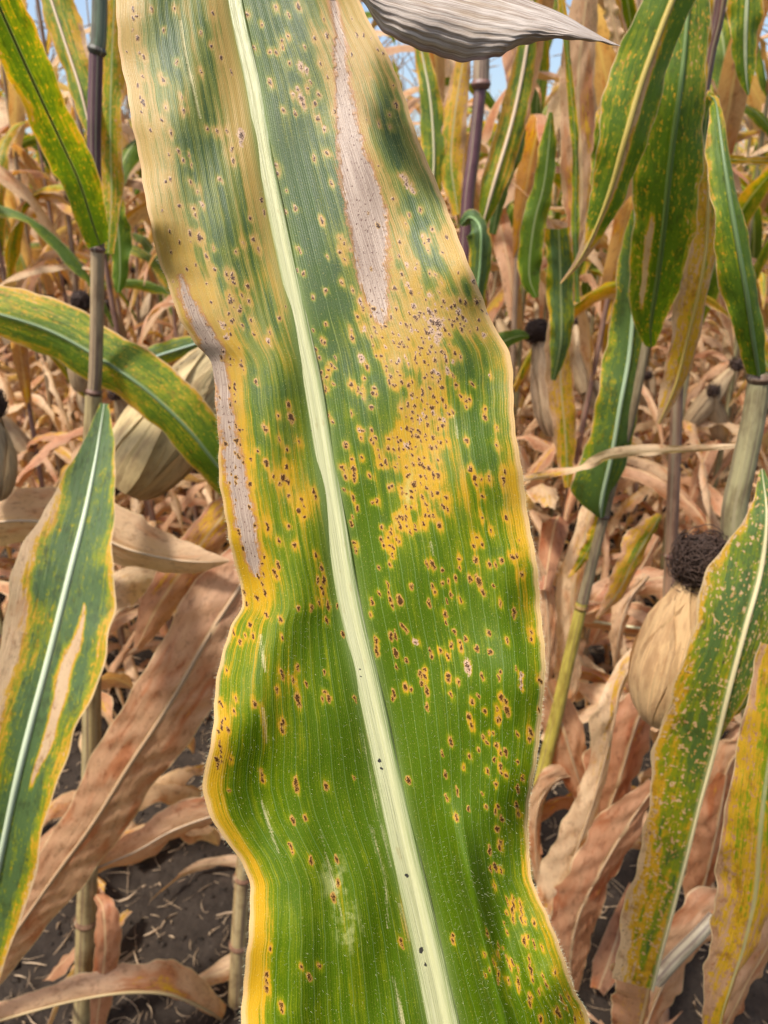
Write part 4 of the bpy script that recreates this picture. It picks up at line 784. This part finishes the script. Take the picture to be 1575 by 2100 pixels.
    scr = np.clip(1.2 - np.abs(X - (700 + (Yg - 1850) * .2)) / 35, 0, 1) * smoothstep(1720, 1800, Yg) * smoothstep(2000, 1900, Yg)
    scr = np.maximum(scr, np.clip(1.2 - np.abs(X - (855 - (Yg - 950) * .25)) / 16, 0, 1) * smoothstep(950, 980, Yg) * smoothstep(1110, 1070, Yg))
    # lesions and pustules have relief too
    D -= .0003 * smoothstep(.35, .8, spot); D += .0003 * smoothstep(-.2, .5, nec)
    V = atdepth(X, Yg, D)
    F = grid_faces(*X.shape)
    big = np.where((X > 660) & (Yg < 700) | (X < 540) & (Yg > 500) & (Yg < 1200), 1., 0.); dxr = np.abs(X - xm[:, None]) - mw[:, None]; ribn = np.exp(-np.clip(dxr, 0, None) / 8.)
    attrs = {'big': big, 'rib': ribn, 's': S, 'yy': Yg / 1000, 'chl': chl, 'spot': spot, 'pale': pale, 'nec': nec, 'scrape': scr, 'xx': X / 1000}
    b = NB('rusty_leaf_tissue')
    s_, yy, chl_, spot_, pale_, nec_, scr_, xx = [b.attr(k) for k in ('s', 'yy', 'chl', 'spot', 'pale', 'nec', 'scrape', 'xx')]
    va = b.math('MULTIPLY', s_, 1.)
    streak = b.noise(b.vec(b.math('MULTIPLY', s_, 34.), b.math('MULTIPLY', yy, 3.2), 0.), 1., 4., .6)
    fibre = b.noise(b.vec(b.math('MULTIPLY', s_, 170.), b.math('MULTIPLY', yy, 7.), 4.), 1., 3., .6)
    cloud = b.noise(b.vec(b.math('MULTIPLY', xx, 22.), b.math('MULTIPLY', yy, 13.), 2.), 1., 5., .65)
    grain = b.noise(b.vec(b.math('MULTIPLY', xx, 330.), b.math('MULTIPLY', yy, 260.), 1.), 1., 3., .6)
    speck = b.noise(b.vec(b.math('MULTIPLY', xx, 210.), b.math('MULTIPLY', yy, 130.), 7.), 1., 2., .5)
    a1 = b.math('ADD', b.math('ADD', chl_, .06), b.math('MULTIPLY', b.math('SUBTRACT', streak, .5), 1.15))
    a1 = b.math('ADD', a1, b.math('MULTIPLY', b.math('SUBTRACT', cloud, .5), .55))
    a1 = b.math('ADD', a1, b.math('MULTIPLY', b.math('SUBTRACT', grain, .5), .22))
    a1 = b.math('ADD', a1, b.math('MULTIPLY', b.math('SUBTRACT', fibre, .5), .70))
    up = b.step(b.math('ADD', yy, b.math('MULTIPLY', b.math('SUBTRACT', cloud, .5), .9)), 1.15, .35)    # bluish tissue towards the tip, with sky sheen painted into the colour
    green = b.mix(up, (.060, .108, .001), (.052, .088, .025))
    green = b.mix(b.step(streak, .45, .7), green, b.mix(1., green, (.74, .78, .8), 'MULTIPLY'))
    yg = b.mix(up, (.125, .165, .002), (.15, .17, .030)); gold = b.mix(up, (.44, .25, .010), (.38, .25, .07))
    c = b.mix(b.step(a1, .18, .52), green, yg); c = b.mix(b.step(a1, .46, .82), c, gold)
    # veins: thin pale lines
    fr = b.math('ABSOLUTE', b.math('SUBTRACT', b.math('FRACT', b.math('MULTIPLY', b.math('ABSOLUTE', s_), 15.)), .5))
    vein = b.math('MULTIPLY', b.step(fr, .045, .012), .28); c = b.mix(vein, c, (.22, .30, .12))
    fr2 = b.math('ABSOLUTE', b.math('SUBTRACT', b.math('FRACT', b.math('MULTIPLY', b.math('ABSOLUTE', s_), 75.)), .5))
    c = b.mix(b.math('MULTIPLY', b.step(fr2, .25, .1), .10), c, b.mix(1., c, (1.5, 1.4, 1.3), 'MULTIPLY'))
    c = b.mix(b.math('MULTIPLY', b.step(fr2, .36, .48), .12), c, b.mix(1., c, (.6, .65, .6), 'MULTIPLY'))
    c = b.mix(b.math('MULTIPLY', b.step(fibre, .52, .7), .35), c, b.mix(1., c, (1.35, 1.3, 1.3), 'MULTIPLY'))
    c = b.mix(b.math('MULTIPLY', b.step(grain, .60, .72), .45), c, (.52, .42, .12))
    # margin
    eg = b.math('ABSOLUTE', s_); c = b.mix(b.math('MULTIPLY', b.step(b.math('ADD', eg, b.math('MULTIPLY', b.math('SUBTRACT', cloud, .5), .03)), .965, .985), .85), c, (.55, .36, .16))
    # scraped, dusty tissue
    c = b.mix(b.math('MULTIPLY', b.math('MULTIPLY', scr_, b.step(cloud, .48, .62)), .6), c, (.42, .42, .16))
    # dead tissue
    nn = b.math('ADD', nec_, b.math('MULTIPLY', b.math('SUBTRACT', grain, .5), 1.6)); nn = b.math('ADD', nn, b.math('MULTIPLY', b.math('SUBTRACT', fibre, .5), 2.6)); nn = b.math('ADD', nn, b.math('MULTIPLY', b.math('SUBTRACT', cloud, .5), 1.6))
    dead = b.mix(b.step(fibre, .35, .66), (.27, .19, .145), (.47, .365, .285)); dead = b.mix(b.step(speck, .60, .70), dead, (.13, .07, .05)); dead = b.mix(b.step(streak, .6, .75), dead, (.25, .2, .17))
    big = b.attr('big'); dead = b.mix(big, (.58, .50, .28), dead); c = b.mix(b.math('MULTIPLY', b.step(nn, -1.1, -.2), b.math('MULTIPLY', big, .7)), c, (.36, .15, .06)); c = b.mix(b.math('MULTIPLY', b.step(nn, -.35, .6), b.math('ADD', .6, b.math('MULTIPLY', big, .4))), c, dead)
    nearrib = b.attr('rib'); c = b.mix(b.math('MULTIPLY', nearrib, b.math('ADD', .5, b.math('MULTIPLY', fibre, .6))), c, (.17, .22, .06))
    # pustules: tan collar, broken dark heart; older ones bleached
    sp_n = b.math('ADD', spot_, b.math('MULTIPLY', b.math('SUBTRACT', grain, .5), .30))
    c = b.mix(b.math('MULTIPLY', b.step(sp_n, .22, .42), .9), c, b.mix(up, (.40, .215, .05), (.44, .28, .13)))
    pn = b.math('ADD', b.math('ADD', pale_, b.math('MULTIPLY', b.math('SUBTRACT', grain, .5), 1.1)), b.math('MULTIPLY', b.math('SUBTRACT', speck, .5), 1.1)); c = b.mix(b.math('MULTIPLY', b.step(pn, .45, .8), .8), c, (.50, .34, .24))
    dk = b.noise(b.vec(b.math('MULTIPLY', xx, 420.), b.math('MULTIPLY', yy, 250.), 3.), 1., 2., .6)
    hh = b.math('ADD', spot_, b.math('MULTIPLY', b.math('SUBTRACT', dk, .5), 1.7)); hs = b.step(hh, .55, .66)
    c = b.mix(b.math('MULTIPLY', hs, .94), c, b.mix(up, (.050, .018, .005), (.070, .036, .024)))
    hgt = b.math('ADD', b.math('ADD', b.math('MULTIPLY', b.step(fr2, .5, 0.), .25), b.math('MULTIPLY', grain, .6)), b.math('MULTIPLY', fibre, .5))
    hgt = b.math('ADD', hgt, b.math('MULTIPLY', spot_, .8))
    mat = b.finish(c, b.lin(grain, .3, .7, .36, .56), b.bump(hgt, .45, .00045), .22, b.mix(1., c, (1.2, 1.15, .5), 'MULTIPLY'), spec=b.math('ADD', .12, b.math('MULTIPLY', up, .22)))
    me = make_mesh('leaf_blade', V, F, mat, None, attrs)
    o = link(me, 'maize_leaf')
    o['label'] = 'huge foreground maize leaf pocked with brown rust pustules, green below and yellowing above'; o['category'] = 'maize leaf'
    # midrib: pale half-round ridge down the middle
    mb = NB('pale_midrib'); x, y = uvxy(mb); ac = mb.attr('across')
    mn = mb.noise(mb.vec(mb.math('MULTIPLY', x, 3000.), mb.math('MULTIPLY', y, 25.), 0.), 1., 3.); mc = mb.noise(mb.vec(mb.math('MULTIPLY', x, 300.), mb.math('MULTIPLY', y, 90.), 0.), 1., 4.)
    col = mb.mix(mb.step(mb.math('ABSOLUTE', mb.math('ADD', ac, .15)), .30, 1.05), (.45, .44, .22), (.10, .15, .022)); col = mb.mix(mb.math('MULTIPLY', mb.step(mn, .4, .65), .6), col, (.54, .52, .31))  # greens towards the blade; right side darker, shading painted into the colour
    col = mb.mix(mb.math('MULTIPLY', mb.step(mc, .62, .72), .35), col, (.30, .22, .08)); sp3 = mb.noise(mb.vec(mb.math('MULTIPLY', x, 900.), mb.math('MULTIPLY', y, 500.), 3.), 1., 1.)
    col = mb.mix(mb.math('MULTIPLY', mb.step(sp3, .80, .84), .6), col, (.10, .06, .03)); ds = mb.attr('dot'); col = mb.mix(mb.step(mb.math('ADD', ds, mb.math('MULTIPLY', mb.math('SUBTRACT', sp3, .5), .9)), .55, .65), col, (.035, .03, .025))
    mm = mb.finish(col, .38, mb.bump(mn, .8, .0006), .12, spec=.45)
    yr = ys[::3]; xr_ = xm[::3]; w_ = mw[::3]; u = np.linspace(-1, 1, 23)
    Xr = xr_[:, None] + u[None] * w_[:, None] * 1.12; Yr = np.broadcast_to(yr[:, None], Xr.shape)
    Dm = (.318 - .052 * (yr + 200) / 2500 + .016 * np.clip((-yr - 100) / 500, 0, 1))[:, None]
    hgt_ = np.sqrt(np.clip(1 - u ** 2, 0, 1))[None] * w_[:, None] * .40 / FPX * Dm
    Dr = Dm - hgt_ - .0002 - .012 * np.sin(np.abs(u)[None] * w_[:, None] * 1.12 / (xr - xm)[::3][:, None] * 2.2) + .0012 * (np.abs(u)[None] > .98)
    dot = np.zeros_like(Xr)
    for (px, py, z) in [(778, 1559, 6), (783, 1575, 5), (834, 1796, 6), (864, 1949, 7), (872, 1978, 5), (684, 1090, 3), (738, 1373, 3), (741, 1388, 2.5), (686, 1104, 2.5), (543, 430, 5), (545, 445, 5), (637, 882, 3)]:
        dot = np.maximum(dot, np.exp(-((Xr - px) / z) ** 2 - ((Yr - py) / (z * 1.2)) ** 2))
    Vr = atdepth(Xr, Yr, Dr); uv = np.stack([np.broadcast_to(u[None] * w_[:, None] * .00019, Xr.shape), Yr * .0002], -1).reshape(-1, 2)
    link(make_mesh('midrib', Vr, grid_faces(*Xr.shape), mm, uv, {'across': np.broadcast_to(u[None], Xr.shape), 'dot': dot}), 'midrib', o)
    # hairs on the upper side and along both margins
    Vg = V.reshape(*X.shape, 3); rh = np.random.RandomState(12)
    Tn = np.gradient(Vg, axis=0); Ts = np.gradient(Vg, axis=1); Nn = unit(np.cross(Ts, Tn)); sg = np.sign(np.sum(Nn * (CAM - Vg), -1))[..., None]; Nn = Nn * sg
    inr = np.where((ys > -30) & (ys < 2130))[0]
    hv = []
    def hairs(ii, jj, ln, w, lean):
        P = Vg[ii, jj]; N = Nn[ii, jj]; t = unit(Tn[ii, jj]); q = unit(Ts[ii, jj]); m = len(ii)
        d = unit(N * .8 + q * (lean[:, None] + rh.randn(m, 1) * .35) + t * (rh.randn(m, 1) * .5 - .3)); L_h = (ln * (.5 + rh.rand(m)))[:, None]
        side = unit(np.cross(d, CAM - P)) * w
        a = P - N * .0001; mid = P + d * L_h * .55; tip = mid + unit(d + t * .5) * L_h * .45
        hv.append(np.stack([a - side, a + side, mid + side * .7, mid - side * .7], 1)); hv.append(np.stack([mid - side * .7, mid + side * .7, tip + side * .15, tip - side * .15], 1))
    n = 9000; hairs(rh.choice(inr, n), rh.randint(3, X.shape[1] - 3, n), .0010, .000022, np.zeros(n))
    n = 700; hairs(rh.choice(inr[ys[inr] > 500], n), rh.randint(0, 2, n), .0012, .000022, -np.full(n, 1.1))
    n = 900; hairs(rh.choice(inr[ys[inr] > 900], n), X.shape[1] - 1 - rh.randint(0, 2, n), .0010, .000022, np.full(n, 1.1))
    Q = np.concatenate(hv).reshape(-1, 3); hb = NB('leaf_hair_fibre')
    link(make_mesh('leaf_hairs', Q, np.arange(len(Q)).reshape(-1, 4), hb.finish((.62, .60, .38), .5, None, .3), smooth=False), 'leaf_hairs', o, kind='stuff')
hero()

def grey_leaf():
    """dry grey leaf tip hanging into the top of the frame in front"""
    up = [(640, -330), (690, -180), (735, -60), (800, -60), (900, -50), (1000, -30), (1080, -2), (1150, 26), (1200, 55), (1240, 78), (1273, 94)]
    lo = [(560, -250), (640, -110), (742, 4), (790, 68), (860, 101), (935, 125), (1012, 119), (1060, 97), (1125, 82), (1205, 84), (1274, 96)]
    n, m = 260, 90; A_ = spline(up, n); B_ = spline(lo, n)
    v = np.linspace(0, 1, m)[None]; t = np.linspace(0, 1, n)[:, None]
    B_[:, 1] += 2.2 * np.sin(np.arange(n) / 5.) * np.linspace(1, 0, n) ** .5 + 1.2 * np.sin(np.arange(n) / 2.3)
    Xg = A_[:, :1] * (1 - v) + B_[:, :1] * v; Yg = A_[:, 1:] * (1 - v) + B_[:, 1:] * v
    D = .262 - .014 * np.sin(v * 2.6) + .02 * t + .0022 * np.sin(t * 26 + v * 2) * v ** 3 + .00022 * np.sin(v * 60 + 4 * np.sin(t * 5)) + .0004 * np.sin(t * 47 + v * 9) * v ** 2
    V = atdepth(Xg, Yg, D)
    b = NB('grey_dry_leaf'); u_, t_ = b.attr('u'), b.attr('t')
    f1 = b.noise(b.vec(b.math('MULTIPLY', u_, 60.), b.math('MULTIPLY', t_, 6.), 0.), 1., 4., .65); f2 = b.noise(b.vec(b.math('MULTIPLY', u_, 14.), b.math('MULTIPLY', t_, 5.), 3.), 1., 4., .6)
    f3 = b.noise(b.vec(b.math('MULTIPLY', u_, 220.), b.math('MULTIPLY', t_, 20.), 5.), 1., 2.)
    c = b.mix(b.step(f1, .35, .65), (.25, .18, .13), (.60, .52, .44)); c = b.mix(b.math('MULTIPLY', b.step(f2, .48, .68), .6), c, (.30, .20, .11)); c = b.mix(b.math('MULTIPLY', b.step(f3, .5, .7), .4), c, (.72, .65, .57))
    c = b.mix(b.math('MULTIPLY', b.step(u_, .9, .99), .6), c, (.24, .11, .10))
    mat = b.finish(c, .6, b.bump(b.math('ADD', f1, b.math('MULTIPLY', f3, .5)), .8, .0008), .15, spec=.3)
    o = link(make_mesh('grey_leaf', V, grid_faces(n, m), mat, None, {'u': np.broadcast_to(v, Xg.shape), 't': np.broadcast_to(t, Xg.shape)}), 'maize_leaf')
    o['label'] = 'wrinkled grey dry leaf tip pointing right across the top, in front of the big leaf'; o['category'] = 'maize leaf'
grey_leaf()
